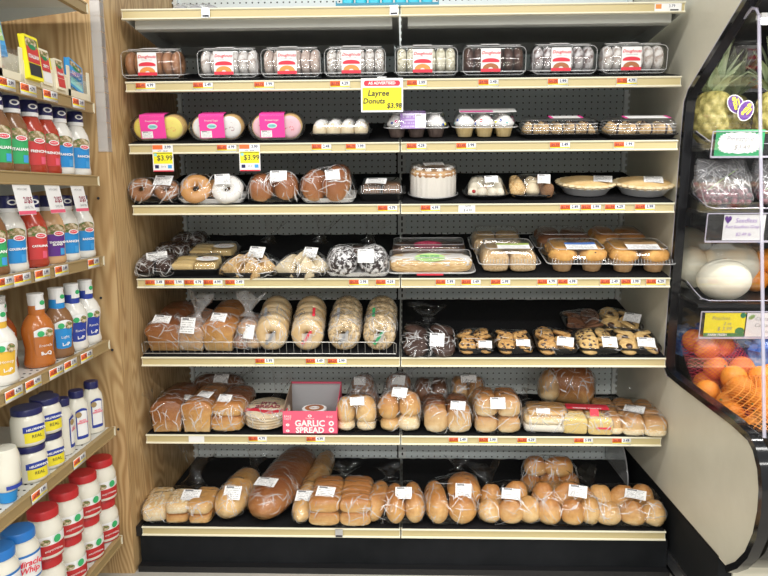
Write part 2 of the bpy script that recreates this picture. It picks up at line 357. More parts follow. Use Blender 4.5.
noisy('glinting', [(.50, (.03, .02, .02)), (.54, (.75, .74, .74)), (.7, (.85, .85, .85))], 7, .4, .4); noisy('cake_side', [(.3, (.80, .75, .67)), (.7, (.87, .83, .77))], 12, .5, .2, stretch=(1, 1, .15)); noisy('caramel', [(.35, (.40, .18, .07)), (.6, (.62, .38, .17)), (.75, (.80, .70, .58))], 30, .35, .3, coat=.4)  # white streaks on the wrapped cakes paint silver film highlights over dark cake
noisy('bagel_plain', [(.3, (.62, .40, .17)), (.7, (.78, .62, .38))], 14, .45, .3, coat=.2); noisy('bagel_seed', [(.40, (.30, .22, .13)), (.52, (.66, .48, .26)), (.7, (.80, .68, .47))], 95, .6, .6); noisy('pita', [(.35, (.60, .45, .27)), (.6, (.76, .66, .48))], 22, .8, .3); noisy('toast_yellow', [(.3, (.72, .50, .16)), (.7, (.82, .66, .30))], 18, .7, .3)
noisy('meringue', [(.3, (.74, .66, .50)), (.7, (.84, .79, .68))], 30, .7, .4); pm('jam', (.40, .03, .03), .25)

from mathutils.bvhtree import BVHTree

# ------------------------------------------------------------------ the place
SH = {1: 1.9105, 2: 1.6813, 3: 1.4789, 4: 1.2749, 5: 1.0239, 6: .7466, 7: .4629, 8: .156}   # height of each shelf's front edge
TILT = math.atan(.12/.57)
Y8 = -.0818                     # the base deck stands further out
XW = .93                        # half the inner width of the bay
YB = .577                       # pegboard plane
WALL_Y = -.118                  # plywood face at the end of the condiment shelves

structure(obj('floor', G().box((0, -2.2, -.02), (7, 7, .04)), 'floor_tile'))
structure(obj('wall_left', G().box((-1.38, (.70+WALL_Y)/2, 1.25), (.9, .70-WALL_Y, 2.5)), 'plywood'))
structure(obj('wall_back', G().box((.3, .66, 1.25), (2.46, .04, 2.5)), 'peg_cavity'))
gd = G()
for k in range(14):             # embossed clear strip, tacked over the corner
    z = 2.09-k*.046
    gd.box((-.9445, WALL_Y-.0015, z-.023), (.031, .002, .044)); gd.box((-.929, WALL_Y+.012, z-.023), (.002, .027, .044))
gd.box((-.9445, WALL_Y-.001, 1.77), (.028, .0015, .64))
tag(obj('corner_guard', gd, 'corner_plastic'), 'pale plastic corner guard strip fixed on the plywood corner', 'corner guard')
for (x, z) in ((-1.0, 1.583), (-.972, 1.30), (-.985, .975), (-.958, .80), (-.955, .525)):
    sc = G().lathe([(.0045, 0), (.004, .002), (.0, .0025)], 10, M=Matrix.Translation((x, WALL_Y-.0005, z)) @ Matrix.Rotation(R(90), 4, 'X'))
    obj('wood_screw', sc, 'black_ink', bpy.data.objects['wall_left'])

bk = thing('pegboard_back', 'grey perforated steel back panels behind the bread shelves', 'back panel', loc=(0, YB, 0))
for sx in (-1, 1):
    obj('pegboard_panel', G().box((0, 0, 0), (.89, .002, 2.35)), 'pegboard', bk, (sx*.464, 0, 1.18))
for x in (-.9277, .004, .9277):
    obj('slotted_upright', G().box((0, 0, 0), (.034, .016, 2.35)), 'slotted', bk, (x, -.006, 1.18+.0127))

NAMES = {1: 'top shelf carrying the teal packets', 2: 'shelf under the boxed doughnuts', 3: 'shelf under the cupcakes and pink cookie packs', 4: 'shelf under the cake and pies',
         5: 'shelf under the muffin boxes and pastries', 6: 'shelf under the bagels and cookie trays', 7: 'shelf under the garlic spread box', 8: 'deep base shelf under the rolls and long loaves'}
def rail_mesh(L_, ht=.033):
    """shelf edge with a recessed price channel between two lips"""
    prof = [(.012, .0), (-.002, .0), (-.0035, -.0015), (-.0035, -.004), (-.0015, -.0055), (.003, -.007), (.0035, -.012), (.003, -.0265), (-.0015, -.0285), (-.0035, -.0295), (-.0035, -.0325), (-.002, -.0335), (.012, -.0335)]
    rings = [[(x, y, z) for (y, z) in prof] for x in (-L_/2, L_/2)]
    return G().loft(rings).mesh('rail', 25)
def channel_mesh(L_):
    rings = [[(x, y, z) for (y, z) in ((.0012, -.0068), (.0012, -.0272), (.006, -.0272), (.006, -.0068))] for x in (-L_/2+.001, L_/2-.001)]
    return G().loft(rings).mesh('channel', 25)
RM = rail_mesh(.908); CM = channel_mesh(.904)
for sh in range(1, 9):
    for sx in (-1, 1):
        side = 'beside the plywood wall' if sx < 0 else 'beside the produce case'
        a = 0 if sh in (1, 7, 8) else TILT; y0 = Y8 if sh == 8 else 0
        t = thing('metal_shelf', 'cream metal %s, section %s' % (NAMES[sh], side), 'shelf', 'shelf sections of the bread bay', (sx*.456, y0, SH[sh]))
        dp = .548/math.cos(a) if sh != 8 else .625
        Mt = Matrix.Rotation(a, 4, 'X')
        dp = .50 if sh == 7 else dp
        d = G().box((0, dp/2+.004, -.006), (.904, dp, .010), Mt)
        if sh == 1:
            d.box((0, .05, -.030), (.86, .004, .040)); d.box((0, .52, -.03), (.86, .004, .05)); d.box((0, .49, -.053), (.86, .06, .004)); d.box((0, .07, -.050), (.86, .04, .003))
        obj('deck', d, 'shelf_grey', t)
        obj('price_rail', RM, 'cream_paint', t); obj('price_channel', CM, 'rail_channel', t)
        for q in (-1, 1):
            br = G()
            rings = [[(q*.45+u, y, z) for (y, z) in ((.012, -.012), (.012, -.03), (dp*.97, -.075), (dp*.97, -.012))] for u in (-.0012, .0012)]
            br.loft(rings, M=Mt)
            obj('bracket', br, 'shelf_grey', t)
        if sh != 1:
            L = G(); nx, ny = 40, 2; vs = []; fs = []
            for j in range(ny):
                for i in range(nx):
                    e = .006*noise.noise(Vector((i*.8, sh*3.1+sx, j*9)))
                    yy = (.002+abs(e)*.3) if j == 0 else dp*.985+e*2.0
                    for zz in (0, .003): vs.append(((i/(nx-1)-.5)*.902, yy, zz))
            for i in range(nx-1):
                a0 = i*2; b0 = (nx+i)*2
                fs += [(a0+1, a0+3, b0+3, b0+1), (a0, a0+2, a0+3, a0+1)[::1], (b0+1, b0+3, b0+2, b0)]
            L.add(vs, fs, Mt)
            obj('black_liner', L, 'black_liner', t)
kp = tag(obj('kick_plate', G().box((0, Y8+.014, .0605), (1.84, .02, .119)), 'black_kick', None, (0, 0, 0)), 'black kick plate under the base shelf', 'kick plate')
tag(obj('dark_floor_strip', G().box((0, Y8-.012, .011), (1.84, .030, .022)), 'black_plastic'), 'added dark strip along the floor before the kick plate', 'toe strip')  # dark strip added to cover the pale floor before the base
ec = tag(obj('base_end_cap', G().box((-.9205, Y8+.03, .140), (.017, .07, .036)), 'black_plastic'), 'black plastic end cap on the base shelf by the plywood', 'end cap')

# ------------------------------------------------------------------ price tags
PRICES = ['4.99', '2.49', '3.99', '4.29', '5.99', '3.49', '2.99', '4.79']
TAGN = [0]
def price_tag(M, label, w_=.066, h_=.028, group='price tags in the shelf rails'):
    k = TAGN[0]; TAGN[0] += 1
    t = tag(obj('price_tag', cached(('tag', w_, h_), lambda: G().box((0, 0, 0), (w_, h_, .0008)).mesh('price_tag', 0)), 'white'), label, 'price tag', group)
    t.matrix_world = M
    obj('unit_price_panel', cached(('tagO', w_), lambda: G().box((-w_*.24, .0040, .0006), (w_*.50, .0165, .0004)).mesh('o', 0)), 'orange_ink', t)
    obj('yellow_strip', cached(('tagY', w_), lambda: G().box((0, -.0055, .0006), (w_*.96, .0032, .0004)).mesh('y', 0)), 'yellow_ink', t)
    text('$'+PRICES[(k*3+1) % 8], .0115, 'maroon_ink', t, (-w_*.24, .0042, .0010), None, bold=.0002, name='unit_price')
    text(PRICES[k % 8], .0125, 'navy', t, (w_*.24, .0042, .0007), None, bold=.0003, name='price')
    return t
def rail_M(sh, x, dz=-.0165):
    y0 = Y8 if sh == 8 else 0
    return Matrix.Translation((x, y0-.0012, SH[sh]+dz)) @ Matrix.Rotation(R(90), 4, 'X')
TAGS = {
 2: [(-.843, 'glazed doughnut box'), (-.651, 'gap before the powdered doughnut box'), (-.448, 'cinnamon doughnut box'), (-.197, 'white crumb doughnut box'), (.055, 'pale yellow crumb doughnut box'), (.288, 'chocolate doughnut box'), (.513, 'frosted dark doughnut box'), (.735, 'sugared doughnut box by the produce case')],
 3: [(-.580, 'white pink-banded cookie pack'), (-.262, 'cream puff tray, nearer the pink cookies'), (-.148, 'cream puff tray, nearer the cupcakes'), (.054, 'purple-label cupcakes'), (.218, 'vanilla cupcakes'), (.526, 'long box of rugelach'), (.735, 'long box of jam pastries')],
 4: [(-.043, 'brownie tray'), (.101, 'round cake'), (.566, 'first pie, beside the twisted rolls tray'), (.635, 'first pie, middle of its rim'), (.714, 'gap between the two pies'), (.813, 'pie beside the produce case')],
 5: [(-.848, 'dark snack cakes, against the plywood'), (-.780, 'dark snack cakes and sponge fingers'), (-.712, 'sponge finger tray'), (-.645, 'edge of the sponge finger tray'), (-.570, 'bag of brown turnovers'), (-.143, 'zebra cakes, near the turnovers'), (-.051, 'zebra cakes, near the strudel'), (.153, 'iced strudel, middle'), (.240, 'iced strudel end'), (.340, 'crumb cake box'), (.497, 'gap before the chocolate chip muffins'), (.566, 'chocolate chip muffins'), (.708, 'gap between the muffin boxes'), (.778, 'golden muffins'), (.862, 'golden muffins by the produce case')],
 6: [(-.475, 'first bagel sleeve'), (-.298, 'red-striped bagel sleeve'), (-.221, 'onion bagel sleeve')],
 7: [(-.509, 'pita bread'), (-.302, 'garlic spread box'), (.202, 'pull-apart rolls'), (.307, 'taller stack of dinner rolls'), (.442, 'ciabatta slabs'), (.640, 'yellow toast loaf'), (.772, 'wide bag of sandwich buns')]}
for sh, l in TAGS.items():
    for x, n in l: price_tag(rail_M(sh, x), 'orange price tag in the rail below the %s' % n)
for (sh, x, n) in ((4, .223, 'paper price slip in the rail between cake and cream horn tray'), (7, -.728, 'blank white slip in the rail below the brown loaves')):
    t = tag(obj('price_slip', G().box((0, 0, 0), (.056, .030, .0008)), 'paper'), 'white %s' % n, 'price slip'); t.matrix_world = rail_M(sh, x)
    if sh == 4:
        text('20777', .008, 'black_ink', t, (.004, .007, .0007), None, name='code'); text('$ 4.99', .011, 'black_ink', t, (.002, -.006, .0007), None, name='price', shear=.2)
# sale tags hanging below the rail on the cookie pack shelf
for x, n in ((-.796, 'yellow cookie pack'), (-.503, 'gap beside the pink cookie pack')):
    t = tag(obj('sale_tag', G().box((0, -.030, 0), (.070, .090, .0008)), 'white'), 'yellow sale tag reading $3.99 hanging below the %s' % n, 'price tag')
    t.matrix_world = rail_M(3, x, -.0165) @ Matrix.Translation((0, 0, .0015))
    obj('unit_price_panel', G().box((-.017, .005, .0006), (.034, .014, .0004)), 'orange_ink', t)
    obj('yellow_panel', G().box((0, -.030, .0006), (.064, .038, .0004)), 'yellow_ink', t); obj('red_strip', G().box((0, -.073, .0006), (.068, .004, .0004)), 'red_ink', t)
    text('$3.99', .024, 'black_ink', t, (.006, -.031, .0010), None, bold=.0003, name='price'); text('3.99', .0125, 'navy', t, (.017, .005, .0007), None, bold=.0003, name='price')
    obj('round_mark', ellipse_mesh(.011, .011), 'teal_ink', t, (-.025, -.020, .0010)); text('4.79   SAVE', .007, 'navy', t, (0, -.008, .0007), None, name='saving')
    for q, mm in ((-.022, 'navy'), (.022, 'sky_ink')): obj('logo_block', G().box((q, -.059, .0007), (.013, .011, .0003)), mm, t)
    text('EA 8', .008, 'grey_ink', t, (0, -.059, .0009), None, name='lettering')
# hand-written yellow sign clipped on the doughnut shelf
t = tag(obj('sale_sign', G().box((0, 0, 0), (.138, .108, .001)), 'white'), 'yellow hand-written sale sign clipped to the doughnut shelf rail', 'sign')
t.matrix_world = Matrix.Translation((-.059, -.0062, SH[2]-.052)) @ Matrix.Rotation(R(90), 4, 'X')
obj('yellow_panel', G().box((0, -.012, .0008), (.128, .072, .0006)), 'yellow_ink', t)
h_ = obj('red_heading', G().loft([rr(.118, .017, .007, z, 0, .038) for z in (.0006, .0011)]), 'red_ink', t)
text('AS ADVERTISED', .0125, 'white', t, (0, .038, .0013), None, bold=.0004)
text('Layree', .026, 'black_ink', t, (-.012, .006, .0022), None, bold=.0004, shear=.15); text('Donuts', .024, 'black_ink', t, (-.027, -.019, .0022), None, bold=.0004, shear=.15); text('$3.98', .022, 'black_ink', t, (.040, -.034, .0022), None, bold=.0004, shear=.1)
obj('sign_clip', G().box((0, .056, .001), (.03, .006, .004)), 'clam_edge', t)
# clear clip-on tag holders
for (sh, x, n) in ((1, -.631, 'on the top shelf rail over the powdered doughnuts'), (1, -.019, 'on the top shelf rail under the teal packets'), (8, -.215, 'on the base shelf rail below the hot dog buns')):
    t = thing('tag_clip', 'small metal sign clip '+n, 'clip'); t.matrix_world = rail_M(sh, x)
    obj('clip_plate', G().box((0, .001, .003), (.026, .030, .004)), 'aluminium', t); obj('clip_slot', G().box((0, -.009, .0055), (.022, .006, .0015)), 'black_ink', t)
t = tag(obj('price_tag', G().box((0, 0, 0), (.085, .026, .0008)), 'white'), 'white price strip at the end of the top shelf by the produce case', 'price tag')
t.matrix_world = rail_M(1, .855); obj('orange_mark', G().box((-.03, .002, .0006), (.018, .014, .0004)), 'orange_pic', t); text('3.79', .012, 'navy', t, (.012, .003, .0007), None, name='price'); obj('black_strip', G().box((.02, -.009, .0006), (.026, .004, .0006)), 'black_ink', t)

# ------------------------------------------------------------------ product tools
def seat(o, sh, cx, s, yaw=0, n=.0045):
    tall = (1.38 if s > .15 else 1.08) if sh == 7 and not o.name.startswith(('garlic', 'spread')) else 1
    s = s-.018 if sh == 8 else s-.005
    """stand a product on its (sloping) shelf: s = distance behind the front edge"""
    a = 0 if sh in (1, 7, 8) else TILT; y0 = Y8 if sh == 8 else 0
    o.matrix_world = Matrix.Translation((cx, y0+s*math.cos(a)-n*math.sin(a), SH[sh]+s*math.sin(a)+n*math.cos(a))) @ Matrix.Rotation(a, 4, 'X') @ Matrix.Rotation(R(yaw), 4, 'Z') @ Matrix.Diagonal((1, 1, tall, 1))
    return o
def wverts(o):
    a = np.empty(len(o.data.vertices)*3, np.float32); o.data.vertices.foreach_get('co', a); a = a.reshape(-1, 3)
    m = np.array(Matrix.LocRotScale(o.location, o.rotation_euler, o.scale)); return a @ m[:3, :3].T + m[:3, 3]
_k = np.arange(300)+.5
_ph = np.arccos(1-2*_k/300); _th = np.pi*(1+5**.5)*_k
FN = np.stack([np.cos(_th)*np.sin(_ph), np.sin(_th)*np.sin(_ph), np.cos(_ph)], 1)
def film_tail(parent, tail, seed, mat):
    g = G()
    b, d, ln, wd = Vector(tail[0]), Vector(tail[1]).normalized(), tail[2], tail[3]
    u = d.cross(Vector((0, 0, 1))); u = u.normalized() if u.length > .1 else Vector((1, 0, 0)); v = u.cross(d)
    rings = []; n = 22
    for k in range(8):
        t = k/7; rad = wd*(.55*(1-t*3.5) + .16 if t < .15 else .14+.86*((t-.12)/.88)**1.2); ring = []
        for i in range(n):
            a = 2*math.pi*i/n; q = rad*(1+.35*t*noise.noise(Vector((math.cos(a)*2+seed, math.sin(a)*2, t*2)))+.22*t*math.sin(5*a+seed))
            pp = b+d*(ln*t*(1+.18*t*math.sin(3*a+seed)))+u*math.cos(a)*q+v*math.sin(a)*q*.45
            pp.z = max(pp.z, .001); ring.append(tuple(pp))
        rings.append(ring)
    g.loft(rings, False, False)
    return obj('bag_tail', g.mesh('tail', 60), mat, parent)
def film(parent, items, pad=.003, wr=.004, seed=0, tail=None, mat='film', nu=30, nv=22, fr=28, name='plastic_bag', folds=52):
    """a bag drawn tightly around its contents (their hull), creased, with a gathered tail"""
    V = np.concatenate([wverts(o) for o in items]); lo, hi = V.min(0), V.max(0); c = (lo+hi)/2; e = (hi-lo)/2+1e-4
    Vn = (V-c)/e; s = (Vn @ FN.T).max(0)
    D = []
    for j in range(nv+1):
        t = math.pi*j/nv
        for i in range(nu): a = 2*math.pi*i/nu; D.append((math.sin(t)*math.cos(a), -math.cos(t), math.sin(t)*math.sin(a)))
    D = np.array(D); dn = D @ FN.T; rr_ = np.where(dn > .08, s/np.maximum(dn, .08), 9).min(1)
    P = c+D*rr_[:, None]*e; out = []
    for k, (p, d) in enumerate(zip(P, D)):
        q = Vector(p); f = pad+wr*noise.noise(q*fr+Vector((seed*3.3, 0, 0)))+wr*.6*noise.noise(q*fr*2.7+Vector((0, seed, 0)))
        q += Vector(d)*f; q.z = max(q.z, .0006); out.append(q)
    g = G(); fs = [(j*nu+i, (j+1)*nu+i, (j+1)*nu+(i+1) % nu, j*nu+(i+1) % nu) for j in range(nv) for i in range(nu)]
    g.add(out, fs)
    if tail: film_tail(parent, tail, seed, mat)
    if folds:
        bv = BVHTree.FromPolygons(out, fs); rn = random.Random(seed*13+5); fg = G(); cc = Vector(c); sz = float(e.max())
        for q in range(folds):                      # gathered folds of film whitened to paint its glints
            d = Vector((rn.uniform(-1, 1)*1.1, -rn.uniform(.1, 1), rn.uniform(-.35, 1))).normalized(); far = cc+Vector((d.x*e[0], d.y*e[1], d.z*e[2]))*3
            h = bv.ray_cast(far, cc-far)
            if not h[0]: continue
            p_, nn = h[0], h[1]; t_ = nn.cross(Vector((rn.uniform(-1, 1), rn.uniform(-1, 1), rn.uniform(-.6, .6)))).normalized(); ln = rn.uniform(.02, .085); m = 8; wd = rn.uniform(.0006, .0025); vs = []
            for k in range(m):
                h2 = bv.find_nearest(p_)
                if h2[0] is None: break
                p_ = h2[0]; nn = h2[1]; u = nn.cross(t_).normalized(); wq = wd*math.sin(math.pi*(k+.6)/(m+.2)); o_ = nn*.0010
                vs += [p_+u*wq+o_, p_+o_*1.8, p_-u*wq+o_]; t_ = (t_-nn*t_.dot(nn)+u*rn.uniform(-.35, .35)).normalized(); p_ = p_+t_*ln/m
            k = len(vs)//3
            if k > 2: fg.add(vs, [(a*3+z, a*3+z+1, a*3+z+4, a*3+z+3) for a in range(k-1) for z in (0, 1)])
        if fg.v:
            fo = obj('fold_glints', fg.mesh('folds', 0), 'film_fold', parent)
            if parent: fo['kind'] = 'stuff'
    return obj(name, g.mesh('bag', 60), mat, parent)
def snap(bag, loc, rot):
    """drop a label along its normal onto the bag it is stuck to"""
    me = bag.data; bv = BVHTree.FromPolygons([v.co for v in me.vertices], [p.vertices for p in me.polygons])
    n = Euler(tuple(R(a) for a in rot)).to_matrix() @ Vector((0, 0, 1))
    h = bv.ray_cast(Vector(loc)+n*.12, -n, .2)
    return tuple(h[0]+n*.0012) if h[0] else loc
def sticker(parent, w_, h_, loc, rot, bend=.002, mat='sticker', axis='x', name='label_sticker', curl=.0006):
    return obj(name, sheet_mesh(w_, h_, bend, axis, curl), mat, parent, loc, tuple(R(a) for a in rot))
def E_(*a): return tuple(R(x) for x in a)

# unit-size food shapes, scaled where they are used
def bun_mesh(k=0): return cached(('bun', k), lambda: G().ell((0, 0, 0), (1, 1, 1), 18, 12, .9, .92, .38, .10, 1.6, k).mesh('bun', 0))
def boxy_mesh(k=0, e=.55, amp=.06): return cached(('boxy', k, e), lambda: G().ell((0, 0, 0), (1, 1, 1), 24, 14, e, e, .42, amp, 2.2, k).mesh('slab', 0))
def loaf_mesh(k=0, score=0):
    """long baton lying along Y, rounded ends, optional slashes"""
    def make():
        g = G(); rings = []; n = 20; m = 22
        for j in range(m+1):
            t = j/m*2-1; env = max(1-abs(t)**4.5, 0)**.5
            env = max(env, .03); ring = []
            for i in range(n):
                a = 2*math.pi*i/n; x = math.cos(a)*.5*env; z = math.sin(a)
                z = (.42+.58*z*env) if z > 0 else (.42+.42*z*(env**.6))
                if score and math.sin(a) > .2: z += .05*math.sin(t*score*math.pi+math.cos(a)*1.6)*math.sin(a)*env
                q = 1+.05*noise.noise(Vector((x*4+k*5, t*3, z*3)))
                ring.append((x*q, t*.5, z))
            rings.append(ring)
        return g.loft(rings).mesh('loaf', 0)
    return cached(('loaf', k, score), make)
def pan_loaf_mesh(k=0):
    """tin loaf with a mushroom top, cut face to -Y"""
    def make():
        prof = []
        for (x, z) in ((-.40, 0), (-.43, .30), (-.45, .52), (-.50, .60), (-.50, .72), (-.43, .86), (-.28, .96), (0, 1.0)): prof.append((x, z))
        prof = prof+[(-x, z) for x, z in prof[-2::-1]]
        rings = []
        for j, (t, sc) in enumerate(((-.5, .93), (-.485, .99), (-.45, 1), (-.2, 1.0), (.2, 1.0), (.45, 1), (.49, .97), (.5, .9))):
            rings.append([(x*sc*(1+.03*noise.noise(Vector((x*3+k*4, t*4, z*3)))), t, .5+(z-.5)*sc) for x, z in prof])
        return G().loft(rings).mesh('pan_loaf', 50)
    return cached(('pan', k), make)
def donut_mesh(): return cached('donut', lambda: G().torus((0, 0, 0), .0268, .0157, 20, 10, fn=lambda a, b: 1+.06*noise.noise(Vector((math.cos(a)*2, math.sin(a)*2, b)))).mesh('donut', 0))
def fat_donut_mesh(k=0): return cached(('fdonut', k), lambda: G().torus((0, 0, .3), .30, .205, 24, 12, fn=lambda a, b: 1+.10*noise.noise(Vector((math.cos(a)*2+k*3, math.sin(a)*2, b)))).mesh('donut', 0))
def cookie_mesh(k=0): return cached(('cookie', k), lambda: G().ell((0, 0, 0), (1, 1, 1), 20, 8, .7, 1, .35, .06, 3.2, k+2).mesh('cookie', 0))
def tray_mesh(w_, d_, h_, r=.018, t=.004, flare=.010):
    def make():
        a, b = w_-flare*2, d_-flare*2; cy = d_/2
        rings = [rr(a, b, r, 0, 0, cy), rr(w_-.008, d_-.008, r, h_-.002, 0, cy), rr(w_, d_, r+.002, h_, 0, cy), rr(w_, d_, r+.002, h_+.0015, 0, cy), rr(w_-.012, d_-.012, r, h_, 0, cy), rr(a-.004, b-.004, r, .004, 0, cy)]
        return G().loft(rings).mesh('tray', 50)
    return cached(('tray', round(w_, 3), round(d_, 3), round(h_, 3), r, flare), make)
def lid_mesh(w_, d_, z0, z1, r=.018, inset=.014, flange=.0):
    def make():
        cy = d_/2
        rings = [rr(w_+flange, d_+flange, r, z0, 0, cy), rr(w_+flange, d_+flange, r, z0+.002, 0, cy), rr(w_-.004, d_-.004, r, z0+.003, 0, cy), rr(w_-inset, d_-inset, r, z1-.008, 0, cy), rr(w_-inset-.006, d_-inset-.006, r, z1-.003, 0, cy), rr(w_-inset-.020, d_-inset-.020, r, z1, 0, cy)]
        return G().loft(rings, False).mesh('lid', 50)
    return cached(('lid', round(w_, 3), round(d_, 3), round(z0, 3), round(z1, 3), r, inset, flange), make)
def rim_mesh(w_, d_, z, r=.018, t=.0022):
    return cached(('rim', round(w_, 3), round(d_, 3), round(z, 3), r, t), lambda: G().tube(rr(w_, d_, r, z, 0, d_/2), t, 6, closed=True).mesh('rim', 0))

# ------------------------------------------------------------------ top shelf leftovers
for k in range(7):
    t = thing('snack_packet', 'teal snack packet in a row on the top shelf', 'packet', 'teal packets on the top shelf'); seat(t, 1, -.170+k*.043, .02, 0, 0)
    obj('pack_body', cached('teal', lambda: G().loft([rr(.034, .05, .008, 0, 0, .025), rr(.037, .055, .01, .02, 0, .027), rr(.037, .05, .01, .10, 0, .027), rr(.036, .006, .003, .125, 0, .027)]).mesh('teal', 40)), 'teal_pack', t)
    obj('end_seal', cached('teals', lambda: G().box((0, .027, .132), (.038, .003, .016)).mesh('seal', 0)), 'teal_dark', t)
t = thing('display_carton', 'dark teal open carton holding the teal packets', 'carton'); seat(t, 1, -.041, .012, 0, 0)
g = G().box((0, .0045, .006), (.335, .003, .012)).box((0, .10, .006), (.335, .003, .012)).box((-.166, .05, .01), (.003, .09, .02)).box((.166, .05, .01), (.003, .09, .02)); obj('carton_walls', g, 'teal_dark', t)
t = thing('snack_bag', 'crumpled clear bag of rolls on the top shelf by the plywood', 'bag'); seat(t, 1, -.70, .10, 5, 0)
it = [obj('roll', bun_mesh(k), 'grey_card', t, (-.05+k*.05, .05, 0), None, (.055, .09, .045)) for k in range(3)]; film(t, it, wr=.006, seed=3)
t = tag(obj('paper_stack', G().box((-.42, .30, SH[1]+.02), (.30, .20, .04)), 'paper'), 'stack of white paper lying on the top shelf', 'paper')

# ------------------------------------------------------------------ shelf of doughnut boxes
def donut_box(cx, w_, mat, kind, ring='orange_pic'):
    t = thing('doughnut_box', 'clear box of %s with a red and white label' % kind, 'doughnut box', 'doughnut boxes')
    seat(t, 2, cx, .022)
    d_, h_ = .10, .097
    n = 6; pitch = (w_-.018)/n
    for k in range(n):
        obj('doughnut', donut_mesh(), mat, t, (-w_/2+.009+pitch*(k+.5), .05, .0465), E_(0, 90, 0), (1, 1, min(1.02, pitch/.0325)))
    g = G(); cy = d_/2
    g.loft([rr(w_-.012, d_-.012, .02, .001, 0, cy), rr(w_-.004, d_-.004, .02, .012, 0, cy), rr(w_, d_, .022, .014, 0, cy), rr(w_, d_, .022, .016, 0, cy), rr(w_-.006, d_-.008, .022, .018, 0, cy), rr(w_-.016, d_-.022, .024, .080, 0, cy), rr(w_-.030, d_-.042, .022, .094, 0, cy), rr(w_-.05, d_-.07, .014, .097, 0, cy)], True, True)
    obj('clamshell', g.mesh('shell', 40), 'clamshell', t)
    obj('rim', rim_mesh(w_, d_, .015, .022), 'clam_edge', t)
    obj('top_rim', G().tube(rr(w_-.034, d_-.05, .02, .0955, 0, cy), .0015, 5, closed=True).mesh('rim', 0), 'clam_edge', t)
    obj('front_frame', G().tube([(x, -.0005+(z+.0485)*.10, z+.0485) for (x, z, _) in rr(w_-.008, .086, .018, 0)], .0010, 5, closed=True).mesh('rim', 0), 'clam_edge', t)
    tl = 9.0                                  # front face leans back
    lb = obj('front_label', sheet_mesh(.064, .070, .001), 'white', t, (-.012, .0035, .052), E_(90-tl, 0, 0))
    obj('top_flap', sheet_mesh(.060, .045), 'white', t, (-.012, .042, .0985), E_(4, 0, 0))
    text('Doughnuts', .0135, 'red_ink', lb, (0, .021, .0018), None, shear=.3, bold=.0002)
    text('Homestyle  quality', .005, 'grey_ink', lb, (0, .011, .0018), None)
    obj('red_banner', ellipse_mesh(.054, .016, 0, 180), 'red_ink', lb, (0, -.004, .0018)); obj('banner_foot', sheet_mesh(.056, .006), 'red_ink', lb, (0, -.0055, .0018))
    obj('doughnut_picture', ellipse_mesh(.052, .034, 0, 180, .28), ring, lb, (0, -.0285, .0020)); obj('red_foot', sheet_mesh(.064, .010), 'red_ink', lb, (0, -.0335, .0022))
    return t
for a in ((-.825, .205, 'donut_glazed', 'glazed brown doughnuts'), (-.570, .205, 'donut_powder', 'powdered white doughnuts'), (-.360, .203, 'donut_cinnamon', 'cinnamon sugar doughnuts'), (-.148, .208, 'donut_crumb', 'white crumb doughnuts'),
          (.086, .211, 'donut_lemon', 'pale yellow crumb doughnuts'), (.308, .212, 'donut_choc', 'dark chocolate doughnuts', 'brown_ink'), (.536, .214, 'donut_frost', 'frosted dark doughnuts', 'brown_ink'), (.762, .214, 'donut_powder', 'sugared doughnuts by the produce case', 'brown_ink')): donut_box(*a)

# ------------------------------------------------------------------ shelf of cookies and cupcakes
def pink_pack(cx, w_, frost, colour):
    t = thing('frosted_cookie_pack', 'clear pack of %s frosted cookies with a pink band' % colour, 'cookie pack', 'pink-banded cookie packs'); seat(t, 3, cx, .016, 6)
    r = .040
    ck = cached('suckie', lambda: G().lathe([(.030, 0), (.039, .003), (.040, .008), (.036, .013)], 22).mesh('c', 40)); ft = cached('sufrost', lambda: G().lathe([(.037, 0), (.035, .004), (.026, .0065), (.0, .0075)], 22).mesh('f', 60))
    for sx in (-1, 1):
        for k in range(4):
            c = obj('cookie', ck, 'cookie_plain', t, (sx*.043, .030+k*.021, r+.004), E_(90, 0, 0)); f = obj('frosting', ft, frost, c, (0, 0, .012))
            if k == 0:
                sp = G(); rnd = random.Random(k+sx+5)
                for q in range(26):
                    a = rnd.random()*6.28; rd = .033*rnd.random()**.5; sp.box((rd*math.cos(a), rd*math.sin(a), .0070-rd*rd*3), (.0042, .0016, .0014), Matrix.Rotation(rnd.random()*3, 4, 'Z'))
                s_ = obj('sprinkles', sp, {'frost_yellow': 'orange_pic', 'frost_pink': 'red_ink'}.get(frost, 'maroon_ink'), c, (0, 0, .012)); s_['kind'] = 'stuff'
    def ring(sc, y): return [(x, y, z+r+.004) for (x, z, _) in rr(w_*sc, .086*sc, .042*sc, 0)]
    obj('clamshell', G().loft([ring(.93, .002), ring(1, .010), ring(1, .105), ring(.90, .116)]).mesh('shell', 45), 'clamshell', t)
    sx0 = -.014
    lb = obj('pink_sleeve', sheet_mesh(.082, .070), 'pink_ink', t, (sx0, .0005, .047), E_(90, 0, 0))
    obj('sleeve_top', sheet_mesh(.082, .08), 'pink_ink', t, (sx0, .050, .0885), E_(0, 0, 0)); obj('sleeve_bend', sheet_mesh(.082, .013), 'pink_ink', t, (sx0, .006, .0850), E_(45, 0, 0))
    obj('oval_rim', ellipse_mesh(.032, .017), 'white', lb, (.0, .004, .001)); obj('oval_logo', ellipse_mesh(.028, .013), 'teal_ink', lb, (.0, .004, .0015)); text('Cookies', .006, 'navy', lb, (0, .004, .002), None)
    text('Frosted Sugar', .008, 'white', lb, (0, .022, .001), None); obj('facts_panel', sheet_mesh(.036, .022), 'sticker', lb, (-.020, -.022, .001))
    return t
pink_pack(-.812, .186, 'frost_yellow', 'yellow'); pink_pack(-.613, .186, 'frost_white', 'white'); pink_pack(-.411, .188, 'frost_pink', 'pale pink')

